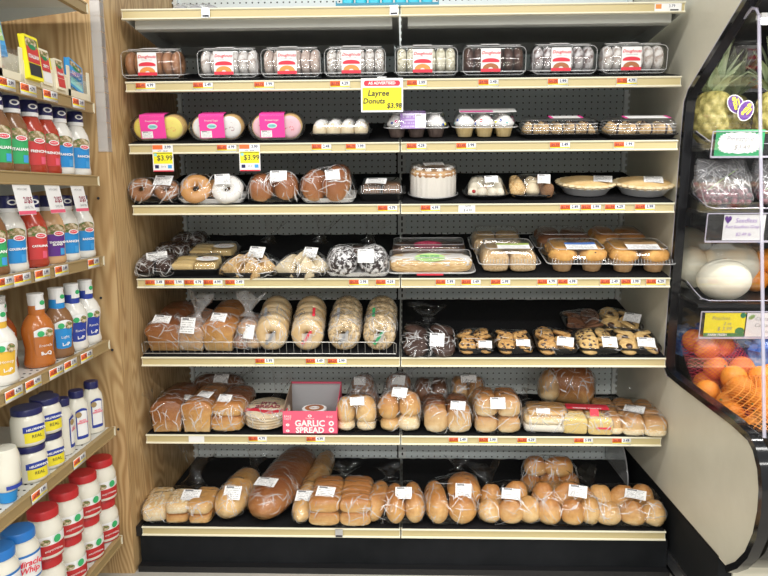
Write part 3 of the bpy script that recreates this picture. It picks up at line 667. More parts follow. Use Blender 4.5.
t = thing('cream_puff_tray', 'black tray of powdered cream puffs under a clear lid', 'pastry tray'); seat(t, 3, -.201, .022)
obj('tray', tray_mesh(.205, .15, .020), 'black_plastic', t)
for j in range(3):
    for k in range(4):
        p_ = obj('cream_puff', bun_mesh((k+j) % 4), 'pastry_pale', t, (-.069+k*.046, .032+j*.042, .006), E_(0, 0, 40*k), (.049, .046, .054)); obj('powdered_cap', cached('pcap', lambda: G().ell((0, 0, .42), (.93, .93, .62), 16, 8, 1, 1, .3, .1, 2).mesh('cap', 0)), 'frost_white', p_)
obj('clear_lid', lid_mesh(.200, .145, .018, .066, inset=.03), 'clamshell', t); obj('rim', rim_mesh(.203, .148, .021), 'black_gloss', t)

def cup_parts(t, x, y, z, s, cup, frost=True, seed=0, top='frost_white'):
    c = obj('cake_cup', cached('cup', lambda: G().lathe([(.022, 0), (.023, .001), (.031, .036), (.0, .037)], 36, flute=.035, nf=12).mesh('cup', 60)), cup, t, (x, y, z), E_(0, 0, seed*37), (s, s, s))
    if frost:
        f = obj('frosting', cached('swirl', lambda: G().lathe([(.030, .034), (.035, .042), (.034, .049), (.029, .053), (.028, .057), (.021, .062), (.019, .066), (.010, .071), (0, .073)], 24).mesh('fr', 60)), top, c)
        rnd = random.Random(seed); 
        for q in range(3):
            a = -1.57+(q-1)*.7+rnd.uniform(-.2, .2); z_ = rnd.choice((.044, .050, .056)); r_ = {.044: .0345, .050: .032, .056: .028}[z_]
            obj('candy_dot', cached('dot', lambda: G().ell((0, 0, -.003), (.010, .010, .006), 10, 6).mesh('dot', 0)), rnd.choice(('blue_ink', 'red_ink', 'yellow_ink', 'pink_ink', 'teal_ink')), c, (r_*math.cos(a), r_*math.sin(a), z_), (R(70)*1, 0, a+R(90)))
    return c
for (cx, cup, nm, kind) in ((.055, 'cup_choc', 'chocolate cupcakes with white icing and a purple label', 'A'), (.286, 'cup_vanilla', 'vanilla cupcakes with white icing and candy dots', 'B')):
    t = thing('cupcake_box', 'clear clamshell of '+nm, 'cupcake box', 'cupcake clamshells'); seat(t, 3, cx, .045); w_ = .212
    for j in range(2):
        for k in range(3): cup_parts(t, -.066+k*.066, .042+j*.066, .002, .98, cup, True, k+j*3+(kind == 'B')*7)
    obj('clear_lid', lid_mesh(w_, .142, .034, .083, .03, .022, .008), 'clamshell', t); obj('rim', rim_mesh(w_+.008, .150, .036, .03), 'clam_edge', t); obj('top_rim', G().tube(rr(w_-.04, .10, .02, .082, 0, .071), .0012, 5, closed=True).mesh('rim', 0), 'clam_edge', t)
    if kind == 'A':
        lb = obj('purple_label', sheet_mesh(.085, .052, .004), 'print_purple', t, (-.012, .009, .058), E_(72, 0, 0)); obj('white_panel', sheet_mesh(.036, .046, .001), 'sticker_faint', lb, (.025, 0, .004))
        obj('label_top', sheet_mesh(.085, .06), 'print_purple', t, (-.012, .052, .0855), E_(0, 0, 0))
    else:
        obj('top_label', sheet_mesh(.19, .05), 'white', t, (.008, .045, .087), E_(8, 0, 0)); obj('pink_strip', sheet_mesh(.11, .014), 'pink_ink', t, (-.03, .030, .0862), E_(8, 0, 0))
def pastry_box(cx, w_, pastries, label, lab, s, yaw=0):
    t = thing('pastry_box', label, 'pastry box'); seat(t, 3, cx, s, yaw); d_ = .135
    obj('tray', tray_mesh(w_, d_, .012), 'black_plastic', t)
    n = pastries; pt = (w_-.03)/n
    cres = cached('rug', lambda: G().tube([(-.5, .1, .16), (-.32, .0, .24), (-.12, -.05, .34), (.12, -.05, .34), (.32, 0, .24), (.5, .1, .16)], [.10, .2, .30, .30, .2, .10], 12).mesh('rug', 60))
    for j in range(3):
        for k in range(n):
            p_ = obj('pastry', cres, 'pastry', t, (-w_/2+.015+pt*(k+.5), .032+j*.036, .006), E_(0, 0, -20+17*((k*3+j) % 4)), (pt*1.05, .05, .062))
            obj('filling', cached('rugf', lambda: G().torus((0, 0, 0), .25, .07, 16, 6, M=Matrix.Translation((.06, -.045, .34)) @ Matrix.Rotation(R(90), 4, 'Y') @ Matrix.Diagonal((1.05, 1.05, 1.2, 1))).mesh('f', 0)), 'chocolate', p_)
    obj('clear_lid', lid_mesh(w_-.004, d_-.004, .014, .062, .016, .018, .004), 'clamshell', t); obj('rim', rim_mesh(w_, d_, .014), 'black_gloss', t)
    rb = G()
    for q in (.026, .036, .046): rb.tube(rr(w_-.008-q*.1, d_-.008-q*.1, .018, q, 0, d_/2), .0013, 5, closed=True)
    obj('lid_ribs', rb.mesh('ribs', 0), 'clam_edge', t); obj('top_label', sheet_mesh(lab, .055), 'white', t, (.02, .05, .0645), E_(3, 0, 0)); 
    for sx in (-1, 1): obj('pink_edge', sheet_mesh(.010, .055), 'pink_ink', t, (.02+sx*lab/2, .05, .0648), E_(3, 0, 0))
    return t
pastry_box(.535, .258, 5, 'long clear box of chocolate rugelach pastries with a narrow white label', .10, .028); pastry_box(.795, .236, 4, 'long clear box of filled crescent pastries overhanging by the produce case', .14, .006)

# ------------------------------------------------------------------ shelf of cake and pies
def wrap_tray(name, label, cat, sh, cx, s, w_, d_, tray, contents, st=None, yaw=0, seed=1, fm='film', tail=None, wr=.003, pad=.003, group=None, folds=52):
    t = thing(name, label, cat, group); seat(t, sh, cx, s, yaw)
    it = []
    if tray: it.append(obj('tray', tray_mesh(w_, d_, .014, flare=.008), tray, t))
    for (nm, me, mt, loc, rot, sc) in contents: it.append(obj(nm, me, mt, t, loc, E_(*rot), sc))
    bag = film(t, it, seed=seed, mat=fm, wr=wr, pad=pad, name='plastic_wrap', folds=folds)
    if tail: film_tail(t, tail, seed, fm)
    for a in (st or []): sticker(t, a[0], a[1], snap(bag, a[2], a[3]), *a[3:])
    return t
wrap_tray('wrapped_doughnuts', 'two glossy brown ring doughnuts wrapped on a dark tray by the plywood', 'doughnuts', 4, -.838, .006, .172, .12, 'black_plastic',
  [('doughnut', fat_donut_mesh(0), 'choc_cake_donut', (-.042, .040, .030), (52, 0, 0), (.084, .084, .080)), ('doughnut', fat_donut_mesh(1), 'choc_cake_donut', (.040, .044, .022), (38, 0, 5), (.084, .084, .080)), ('doughnut', fat_donut_mesh(2), 'choc_cake_donut', (0, .09, .008), (12, 0, 0), (.08, .08, .07))],
  [(.066, .040, (.030, .030, .078), (42, 0, -10))], seed=2)
t = wrap_tray('wrapped_honey_buns', 'glazed ring bun and a white iced bun wrapped on a white tray', 'pastry', 4, -.642, .006, .226, .125, 'white',
  [('ring_bun', fat_donut_mesh(3), 'honey_glaze', (-.052, .042, .030), (50, 0, 0), (.108, .106, .085)), ('ring_bun', fat_donut_mesh(1), 'icing_white', (.056, .042, .026), (46, 0, 0), (.108, .106, .085)), ('ring_bun', fat_donut_mesh(2), 'honey_glaze', (0, .1, .012), (20, 0, 0), (.1, .1, .08))], [(.050, .040, (.042, .018, .083), (48, 0, 12))], seed=4)
wrap_tray('wrapped_buns', 'two shiny brown buns side by side in taut film with a label', 'buns', 4, -.428, .006, .184, .13, 'black_plastic',
  [('bun', bun_mesh(1), 'bun_shiny', (-.044, .050, .012), (28, 0, 0), (.082, .10, .085)), ('bun', bun_mesh(2), 'bun_shiny', (.042, .052, .014), (28, 0, 0), (.082, .10, .088)), ('bun', bun_mesh(3), 'bun_shiny', (0, .10, .012), (20, 0, 0), (.1, .08, .08))],
  [(.056, .038, (.022, .016, .083), (58, 0, 0))], seed=5, tail=((.04, .10, .085), (.3, .5, 1), .06, .03))
wrap_tray('wrapped_long_buns', 'two large dark brown topped buns in film on a white tray', 'buns', 4, -.243, .006, .184, .14, 'white',
  [('bun', bun_mesh(0), 'bun_shiny', (-.042, .058, .012), (25, 0, -12), (.088, .12, .098)), ('bun', bun_mesh(3), 'bun_shiny', (.042, .052, .024), (40, 0, -25), (.078, .125, .100)), ('bun', bun_mesh(2), 'bun_shiny', (.03, .11, .02), (20, 0, 0), (.09, .08, .1))],
  [(.048, .036, (.014, .008, .080), (55, 0, 14))], seed=6)
t = thing('brownie_tray', 'black tray of nut brownies under a flat clear lid', 'brownies'); seat(t, 4, -.064, .022); w_, d_ = .160, .15
obj('tray', tray_mesh(w_, d_, .026, flare=.012), 'black_plastic', t)
for j in range(2):
    for k in range(2): obj('brownie', boxy_mesh(k+j, .4, .1), 'brownie', t, (-.034+k*.068, .042+j*.064, .006), None, (.062, .058, .040))
obj('clear_lid', lid_mesh(w_-.006, d_-.006, .026, .060, .012, .02, .004), 'clamshell', t); obj('rim', rim_mesh(w_, d_, .027), 'black_gloss', t); rb = G()
for k in range(18): rb.tube([(-.068+k*.008, .004, .030), (-.0665+k*.0078, .012, .052)], .0011, 4)
obj('lid_ribs', rb, 'clam_edge', t); sticker(t, .070, .055, (-.018, .040, .0625), (8, 0, -4)); 

t = thing('cake', 'round cream cake with caramel top under a clear dome', 'cake'); seat(t, 4, .114, .022); Tc = Matrix.Translation((0, .088, 0))
obj('base_tray', G().lathe([(.074, 0), (.086, .002), (.0885, .008), (.0885, .010), (.083, .010), (.079, .006)], 40, M=Tc), 'black_plastic', t)
obj('cake_body', G().lathe([(.078, .006), (.079, .012), (.078, .088), (.072, .094), (.0, .095)], 144, flute=.010, nf=24, M=Tc), 'cake_side', t)
obj('caramel_top', G().lathe([(.0775, .076), (.0796, .084), (.073, .0965), (.050, .0985), (0, .0985)], 72, flute=.01, nf=17, M=Tc), 'caramel', t)
ros = G()
for k in range(10): ros.lathe([(.0, 0), (.011, 0), (.012, .004), (.006, .009), (0, .011)], 10, c=(.060*math.cos(k*.628), .088+.060*math.sin(k*.628), .096))
obj('icing_rosettes', ros, 'icing_white', t); obj('clear_dome', G().lathe([(.085, .009), (.084, .014), (.082, .10), (.078, .108), (.066, .113), (.0, .114)], 40, c0=False, M=Tc), 'clamshell', t)
obj('dome_rim', G().torus((0, .088, .010), .086, .0018, 40, 6), 'clam_edge', t); obj('dome_edge', G().torus((0, .088, .1085), .0775, .0012, 40, 5), 'clam_edge', t); sticker(t, .07, .05, (0, .07, .1145), (2, 0, 8))
def oval_tray(cx, s, w_, d_, label, pieces, st, lidh=.072, yaw=0):
    t = thing('pastry_tray', label, 'pastry tray'); seat(t, 4, cx, s, yaw)
    obj('tray', tray_mesh(w_, d_, .014, .045, flare=.012), 'black_plastic', t)
    for (me, mt, loc, rot, sc, fill) in pieces:
        p_ = obj('pastry', me, mt, t, loc, E_(*rot), sc)
        if fill: obj('jam_spot', cached('jam', lambda: G().ell((0, -.42, .35), (.4, .3, .4), 10, 6).mesh('jam', 0)), 'jam', p_)
    obj('clear_lid', lid_mesh(w_-.004, d_-.004, .014, lidh, .045, .045, .004), 'clamshell', t); obj('rim', rim_mesh(w_, d_, .015, .045), 'black_gloss', t); sticker(t, *st); return t
rnd = random.Random(3)
oval_tray(.295, .034, .156, .13, 'dark tray of small cream horns with red jam under a domed lid', [(bun_mesh(q % 4), 'meringue', ((-.046+(q % 4)*.031), .028+(q//4)*.033, .006+(.024 if q > 11 else 0)*1), (rnd.uniform(-20, 20), rnd.uniform(-20, 20), q*50), (.036, .034, .034+.012*(q//4)), q in (0, 3, 6)) for q in range(12)], (.046, .028, (.014, .030, .066), (42, 0, 4)), .068)
oval_tray(.452, .034, .158, .135, 'dark tray of brown twisted rolls under a domed lid', [(bun_mesh(q % 4), ('pastry', 'pastry_pale', 'brownie')[q % 3], ((-.044+(q % 3)*.044), .032+(q//3)*.036, .006), (rnd.uniform(-15, 15), 15*((q % 2)*2-1), q*47), (.054, .042, .048+.006*(q//3)), False) for q in range(9)], (.042, .036, (.034, .030, .066), (46, 0, -8)), .072)
for (cx, s, lab, sx) in ((.650, .05, 'golden fluted pie in a foil pan beside the twisted rolls tray', .03), (.846, .032, 'golden fluted pie in a foil pan beside the produce case', .0)):
    t = thing('pie', lab, 'pie', 'pies'); seat(t, 4, cx, s); Tp = Matrix.Translation((0, .10, 0))
    obj('foil_pan', G().lathe([(.068, .001), (.071, .0015), (.092, .028), (.098, .029), (.098, .030), (.090, .030), (.069, .004)], 48, M=Tp, flute=.004, nf=16), 'foil', t)
    prof = [(.088, .026), (.098, .031), (.1015, .036), (.099, .041), (.093, .042), (.088, .040)]
    obj('crust_edge', G().lathe(prof, 96, c0=False, c1=False, M=Tp, flute=.035, nf=24), 'pie_edge', t)
    obj('top_crust', G().lathe([(.092, .036), (.085, .043), (.060, .050), (.03, .053), (0, .054)], 40, c0=False, M=Tp), 'pie_crust', t); sticker(t, .062, .050, (.018+sx, .062, .0560), (14, 0, -14), bend=.001)

# ------------------------------------------------------------------ shelf of pastries and muffins
for (cx, s, nm, st, y) in ((-.848, .004, 'dark chocolate snack cakes in film with a white label, front pack', 1, 8), (-.842, .155, 'dark chocolate snack cakes in film, middle pack behind the labelled one', 0, 5), (-.825, .300, 'dark chocolate snack cakes in film, rear pack in the corner', 0, 3)):
    wrap_tray('wrapped_snack_cakes', nm, 'snack cakes', 5, cx, s, .135, .13, 'black_plastic', [('snack_cake', boxy_mesh(k, .6, .1), 'cookie_dark', (-.030+(k % 2)*.060, .038+(k//2)*.055, .006), (0, 0, 0), (.056, .055, .050)) for k in range(4)], [(.070, .045, (.006, .050, .066), (24, 0, 12))] if st else None, y, 11+int(s*20), wr=.005)
for (cx, s, nm) in ((-.718, .015, 'black tray of yellow sponge fingers, front one of two'), (-.700, .172, 'black tray of yellow sponge fingers, behind another')):
    t = thing('sponge_finger_tray', nm, 'pastry tray', 'sponge finger trays'); seat(t, 5, cx, s, 2); w_, d_ = .185, .135; obj('tray', tray_mesh(w_, d_, .022), 'black_plastic', t)
    for k in range(6): obj('sponge_finger', boxy_mesh(k % 2, .45, .06), 'ladyfinger', t, (-.040+(k % 2)*.080, .030+(k//2)*.037, .006), E_(0, 0, 2*k-4), (.078, .034, .034))
    obj('clear_lid', lid_mesh(w_-.004, d_-.004, .024, .048, .016, .012), 'clamshell', t); obj('rim', rim_mesh(w_, d_, .023), 'black_gloss', t)
    lb = obj('white_label', ellipse_mesh(.080, .042), 'white', t, (.045, .045, .0495), E_(3, 0, -4)); text('Bakery', .014, 'brown_ink', lb, (0, .006, .0008), None, shear=.3); text('sponge fingers', .007, 'grey_ink', lb, (0, -.008, .0008), None)
def turnover(k): return cached(('turn', k), lambda: G().loft([[(-.5, -.35, 0), (.5, -.35, 0), (.02, .5, 0)], [(-.52, -.37, .12), (.52, -.37, .12), (.02, .52, .12)], [(-.40, -.28, .40), (.40, -.28, .40), (.02, .36, .42)], [(-.12, -.12, .62), (.12, -.12, .62), (.02, .08, .62)]]).mesh('turnover', 30))
for (cx, mt, nm, sd, st) in ((-.528, 'pastry', 'bag of brown folded pastries on a black tray with a white label', 21, (.058, .044, (.018, .040, .105), (40, 0, -14))), (-.341, 'pastry_pale', 'bag of pale triangular turnovers on a black tray with a white label', 22, (.050, .040, (.022, .048, .092), (40, 0, -16)))):
    cs = [('turnover', turnover(0), mt, (-.050, .060, .010), (30, 0, -24), (.085, .12, .075)), ('turnover', turnover(0), mt, (.010, .058, .012), (34, 0, 6), (.085, .125, .085)), ('turnover', turnover(0), mt, (.052, .064, .010), (30, 0, 28), (.08, .12, .08)), ('turnover', turnover(0), mt, (0, .12, .012), (20, 0, 0), (.1, .1, .09)), ('turnover', turnover(0), mt, (.03, .035, .012), (45, 0, 30), (.07, .09, .06))]
    wrap_tray('turnover_bag', nm, 'pastry bag', 5, cx, .004, .186, .16, 'black_plastic', cs, [st], 0, sd, tail=((.05, .16, .08), (.25, .7, .8), .10, .05), wr=.006)
wrap_tray('dark_cake_pack', 'two domed dark cakes with film glints painted as white streaks', 'cakes', 5, -.146, .004, .215, .14, 'white', [('dark_cake', bun_mesh(1), 'glinting', (-.054, .056, .008), (22, 0, 0), (.10, .11, .088)), ('dark_cake', bun_mesh(2), 'glinting', (.052, .058, .008), (22, 0, 0), (.10, .11, .092)), ('dark_cake', bun_mesh(2), 'cookie_dark', (0, .11, .008), (5, 0, 0), (.13, .08, .07))],
  [(.055, .046, (.030, .012, .066), (60, 0, 0), .003, 'sticker_faint')], 0, 23, tail=((.03, .14, .08), (.3, .8, .7), .10, .05), wr=.006, folds=80)
for (cx, s, cake, nm, lm, w_) in ((.105, .012, 'icing_white', 'long clear box of white iced strudel with a green oval label', 'lime_ink', .305), (.103, .168, 'cookie_dark', 'long clear box of dark strudel behind the iced one', 'maroon_ink', .285)):
    t = thing('strudel_box', nm, 'strudel box'); seat(t, 5, cx, s); d_ = .125; obj('tray', tray_mesh(w_, d_, .010, .03), 'clam_edge', t)
    st_ = obj('strudel', boxy_mesh(2, .45, .04), 'pastry' if cake == 'icing_white' else 'brownie', t, (0, d_/2, .004), None, (w_-.02, d_-.02, .048)); obj('icing', cached(('ice', cake), lambda: G().ell((0, 0, .5), (.98, .95, .52), 40, 10, .5, .5, .2, .16, 5, 3).mesh('ice', 0)), cake, st_)
    obj('clear_lid', lid_mesh(w_-.002, d_-.002, .010, .062, .03, .022, .004), 'clamshell', t); obj('rim', rim_mesh(w_, d_, .011, .03, .0028), 'clam_edge', t); obj('top_rim', G().tube(rr(w_-.03, d_-.03, .02, .0615, 0, d_/2), .0014, 5, closed=True).mesh('rim', 0), 'clam_edge', t)
    lb = obj('oval_label', ellipse_mesh(.105, .034), lm, t, (-.004, .030, .063), E_(38, 0, 0)); lb.location.z = .060; lb.location.y = .022; text('STRUDEL', .017, 'dark_green' if lm == 'lime_ink' else 'coral', lb, (0, .002, .0012), None, bold=.0004); text('apple', .007, 'dark_green', lb, (0, -.011, .0012), None)
    obj('front_strip', sheet_mesh(.09, .009), 'red_ink' if lm == 'lime_ink' else 'white', t, (-.004, -.001, .0075), E_(90, 0, 0))
def clam4(cx, s, w_, d_, zc, h_, label, cat, fill, st, yaw=0, group=None, name='muffin_box'):
    t = thing(name, label, cat, group); seat(t, 5, cx, s, yaw); fill(t, w_, d_)
    obj('clear_lid', lid_mesh(w_, d_, zc, h_, .02, .040, .006), 'clamshell', t); obj('rim', rim_mesh(w_+.006, d_+.006, zc+.001, .02, .0024), 'clam_edge', t); obj('top_rim', G().tube(rr(w_-.042, d_-.042, .02, h_-.003, 0, d_/2), .0016, 5, closed=True).mesh('rim', 0), 'clam_edge', t)
    rb = G(); n = int(w_/.011)
    for k in range(n): rb.tube([(-w_/2+.012+k*(w_-.024)/(n-1), .001, zc+.004), (-w_/2+.014+k*(w_-.028)/(n-1), .007, zc+.018)], .0009, 4)
    r_ = obj('lid_ribs', rb, 'clam_edge', t)
    if st: sticker(t, *st)
    return t
def muffins(mt, chips):
    def f(t, w_, d_):
        for j in range(2):
            for k in range(2):
                c = cup_parts(t, (k-.5)*w_*.47, d_*(.27+.46*j), .002, 1.22, 'muffin_cup', False, k+j*2)
                m_ = obj('muffin_top', cached(('mtop', k), lambda: G().ell((0, 0, .030), (.080, .078, .036), 22, 10, .8, 1, .3, .10, 40, k).mesh('mt', 0)), mt, c)
                if chips:
                    for q in range(5):
                        a = q*1.9+k*2+j; r_ = .012+.018*((q*37) % 10)/10
                        obj('chocolate_chip', cached('chip', lambda: G().ell((0, 0, 0), (.008, .007, .005), 8, 5).mesh('chip', 0)), 'chocolate', c, (r_*math.cos(a), r_*math.sin(a)-.006, .064-r_*r_*14))
    return f
def crumbs(t, w_, d_):
    for j in range(2):
        for k in range(2): obj('crumb_cake', boxy_mesh(k+2*j, .45, .08), 'cake_crumb', t, ((k-.5)*w_*.46, d_*(.27+.46*j), .002), None, (w_*.44, d_*.43, .066))
clam4(.376, .032, .205, .165, .034, .088, 'clear clamshell of crumb cake squares with a green and white label, front one', 'crumb cake', crumbs, (.110, .042, (.012, .040, .0895), (8, 0, 0), .0, 'sticker_green'), group='crumb cake boxes', name='crumb_cake_box')
clam4(.360, .215, .195, .16, .034, .088, 'clear clamshell of crumb cake squares standing behind another', 'crumb cake', crumbs, None, group='crumb cake boxes', name='crumb_cake_box')
clam4(.612, .030, .215, .175, .036, .086, 'clear clamshell of chocolate chip muffins with a blue and white label', 'muffins', muffins('muffin_top', True), (.105, .055, (.008, .048, .0875), (8, 0, 0), 0, 'sticker_blue'))
clam4(.605, .220, .205, .165, .036, .086, 'clear clamshell of muffins coloured dark for shade behind the chocolate chip muffins', 'muffins', muffins('crust_dark', True), None)  # rear muffin tops use a dark crust that paints the back row's shade
clam4(.820, .022, .222, .175, .036, .088, 'clear clamshell of golden muffins with a tan and white label by the produce case', 'muffins', muffins('muffin_top', False), (.110, .062, (.006, .048, .0895), (8, 0, 0), 0, 'sticker_tan'))
clam4(.810, .220, .200, .165, .036, .086, 'clear clamshell of golden muffins behind another in the corner', 'muffins', muffins('crust_golden', False), None)

# ------------------------------------------------------------------ shelf of bagels, loaves and cookie trays
def bagged(name, label, cat, sh, cx, s, contents, st=None, yaw=0, seed=1, tail=None, fm='film', wr=.004, pad=.003, group=None):
    return wrap_tray(name, label, cat, sh, cx, s, .1, .1, None, contents, st, yaw, seed, fm, tail, wr, pad, group)
PAN = pan_loaf_mesh
bagged('bagged_loaf', 'brown tin loaf in a clear bag against the plywood behind the wire fence', 'bread', 6, -.838, .034, [('loaf', PAN(0), 'crust_brown', (0, .12, .002), (0, 0, 0), (.128, .23, .105))], [(.066, .042, (-.006, .030, .108), (34, 0, -12))], 0, 31, ((.0, .235, .06), (.1, 1, .4), .07, .05))
bagged('bagged_loaf', 'narrow golden loaf in a whitish crumpled bag with a big label', 'bread', 6, -.745, .036, [('loaf', PAN(1), 'crust_golden', (0, .09, .002), (0, 0, 0), (.105, .17, .098))], [(.054, .056, (0, .016, .093), (58, 0, -4))], -4, 32, ((.01, .06, .095), (.15, .5, 1), .09, .05), 'film_milky', .006)
bagged('bagged_loaf', 'shiny golden tin loaf in a clear bag with a tilted label', 'bread', 6, -.645, .034, [('loaf', PAN(2), 'crust_golden', (0, .12, .002), (0, 0, 0), (.120, .23, .112))], [(.056, .044, (.004, .030, .114), (38, 0, -10))], -2, 33, ((.0, .235, .08), (-.1, 1, .7), .08, .05))
bagged('bagged_rolls', 'white crumpled bag of small brown rolls beside the bagels', 'bread', 6, -.545, .036, [('roll', bun_mesh(0), 'crust_brown', (-.02, .035, .002), (0, 0, 0), (.06, .07, .05)), ('roll', bun_mesh(1), 'crust_roll', (.024, .04, .002), (0, 0, 0), (.06, .07, .052)), ('roll', bun_mesh(2), 'crust_roll', (.0, .05, .048), (0, 0, 0), (.07, .08, .055)), ('roll', bun_mesh(3), 'crust_brown', (0, .12, .004), (0, 0, 0), (.09, .08, .09))], [(.040, .05, (.012, .008, .075), (62, 0, -16), .003, 'sticker_faint')], 0, 34, ((.0, .06, .11), (.1, .5, 1), .08, .05), 'film_milky', .008)
def bagel_sleeve(cx, mt, label, ink, seed, lean):
    t = thing('bagel_sleeve', label, 'bagels', 'bagel sleeves'); seat(t, 6, cx, .034, lean); it = []
    bm = cached('bagel', lambda: G().torus((0, 0, 0), .0335, .0245, 26, 14, fn=lambda a, b: 1+.05*noise.noise(Vector((math.cos(a)*2, math.sin(a)*2, b)))).mesh('bagel', 0))
    for k in range(5):
        it.append(obj('bagel', bm, mt, t, (0, .028+k*.043, .058+k*.005), E_(80, 0, 6*((k % 2)*2-1)), (1.0, 1.0, .92)))
    film(t, it, pad=.002, wr=.003, seed=seed, tail=((0, .22, .09), (.2, 1, .6), .06, .04))
    f = obj('front_print', sheet_mesh(.034, .03), 'clam_edge', t, (0, .001, .056), E_(82, 0, 0))
    obj('colour_stripe', sheet_mesh(.010, .058), ink, t, (.0, .0005, .056), E_(82, 35, 0)); obj('top_stripe', sheet_mesh(.010, .040), ink, t, (.022 if ink == 'red_ink' else -.022, .070, .1255), E_(28, 0, 0))
    text('BAGELS', .012, 'black_ink', t, (-.026, .052, .1235), E_(40, -18, 20), bold=.0003); text('Bagels', .010, 'black_ink', t, (-.008, .0002, .046), E_(82, 0, 35), bold=.0003)
    return t
bagel_sleeve(-.455, 'bagel_plain', 'sleeve of plain bagels with black print next to the white roll bag', 'grey_ink', 41, 3); bagel_sleeve(-.328, 'bagel_plain', 'sleeve of plain bagels with red stripes on the bag', 'red_ink', 42, 2); bagel_sleeve(-.199, 'bagel_seed', 'sleeve of onion bagels with grey print', 'grey_ink', 43, 0); bagel_sleeve(-.076, 'bagel_seed', 'sleeve of seeded bagels with green stripes on the bag', 'green_ink', 44, -2)
# wire fence in front of the bagels
t = thing('wire_fence', 'thin wire fence along the shelf front before the loaves and bagels', 'wire rack'); seat(t, 6, -.46, .012)
g = G().tube([(-.445, .028, .004), (-.445, .012, .004), (-.445, .0, .012), (-.445, .0, .044), (-.435, .0, .050), (.435, 0, .050), (.445, 0, .044), (.445, 0, .012), (.445, .012, .004), (.445, .028, .004)], .0014, 6); obj('top_wire', g, 'wire', t)
obj('lower_wire', G().tube([(-.445, 0, .006), (.445, 0, .006)], .0015, 6), 'wire', t); g = G()
for k in range(36): g.tube([(-.435+k*.0249, .001, .004), (-.435+k*.0249, .001, .050)], .0006, 5)
obj('upright_wires', g, 'wire', t)['kind'] = 'stuff'
wrap_tray('dark_cookie_bag', 'clear bag of dark chocolate cookies with a white label beside the bagels', 'cookies', 6, .100, .004, .190, .15, None, [('cookie', cookie_mesh(k), 'cookie_dark', (-.048+(k % 2)*.094, .040+(k//2)*.038, .006+(k//2)*.012), (24, 0, 30*k), (.088, .084, .034)) for k in range(6)], [(.050, .050, (.026, .022, .060), (42, 0, -6))], 0, 45, tail=((.0, .15, .07), (0, .9, .6), .06, .06), wr=.007, pad=.005, folds=50)
def cookie_tray(cx, s, w_, label, mt, seed, st, yaw=0, dot=False, d_=.165):
    t = thing('cookie_tray', label, 'cookies', 'cookie trays'); seat(t, 6, cx, s, yaw); it = [obj('tray', tray_mesh(w_, d_, .024, .02, flare=.010), 'black_plastic', t)]
    for k in range(8):
        c = obj('cookie', cookie_mesh((k+seed) % 5), mt, t, (-w_*.21+(k % 2)*w_*.42+.003*((k*seed) % 3-1), .034+(k//2)*.031, .012+(k//2)*.002), E_(28, 0, 41*k*seed), (w_*.47, w_*.47, .018)); it.append(c)
        if dot: obj('chocolate_centre', cached('dotc', lambda: G().ell((0, -.06, .72), (.34, .34, .5), 12, 6).mesh('dotc', 0)), 'chocolate', c)
        else:
            ch = cached(('chips', (k+seed) % 3), lambda: _chips((k+seed) % 3)); o = obj('chocolate_chips', ch, 'chocolate', c)
    bag = film(t, it, pad=.0015, wr=.0012, seed=seed, mat='film', name='plastic_wrap', folds=5)
    if st: sticker(t, st[0], st[1], snap(bag, st[2], st[3]), *st[3:])
    return t
def _chips(sd):
    g = G(); r_ = random.Random(sd)
    for q in range(11):
        a = r_.random()*6.28; d = .38*r_.random()**.5; g.ell((d*math.cos(a), d*math.sin(a), .92-d*.4), (.15, .13, .24), 6, 4)
    return g.mesh('chips', 0)
cookie_tray(.264, .012, .132, 'black tray of chocolate chip cookies beside the dark cookie bag', 'cookie_dough', 1, (.046, .036, (.030, .018, .036), (20, 0, -4))); cookie_tray(.400, .012, .132, 'black tray of chocolate chip cookies, second from the dark cookie bag', 'cookie_dough', 2, (.048, .034, (.026, .024, .038), (20, 0, -5)))
cookie_tray(.546, .012, .148, 'black tray of chunky nut cookies with a slanted label', 'cookie_dough', 3, (.056, .044, (.024, .028, .040), (22, 0, -12)), -3); cookie_tray(.690, .012, .148, 'black tray of pecan cookies in front of a covered tray', 'cookie_plain', 4, (.050, .050, (.032, .026, .040), (22, 0, -4)), -3)
cookie_tray(.688, .190, .150, 'black tray of dark cookies behind the pecan cookies', 'crust_dark', 5, None, -2); cookie_tray(.825, .012, .148, 'black tray of thumbprint cookies with chocolate centres by the produce case', 'cookie_plain', 2, (.058, .044, (.022, .026, .040), (22, 0, -6)), -4, True); cookie_tray(.815, .196, .160, 'black tray of thumbprint cookies behind another in the corner', 'cookie_plain', 3, (.060, .050, (.040, .060, .044), (20, 0, -14)), -12, True)

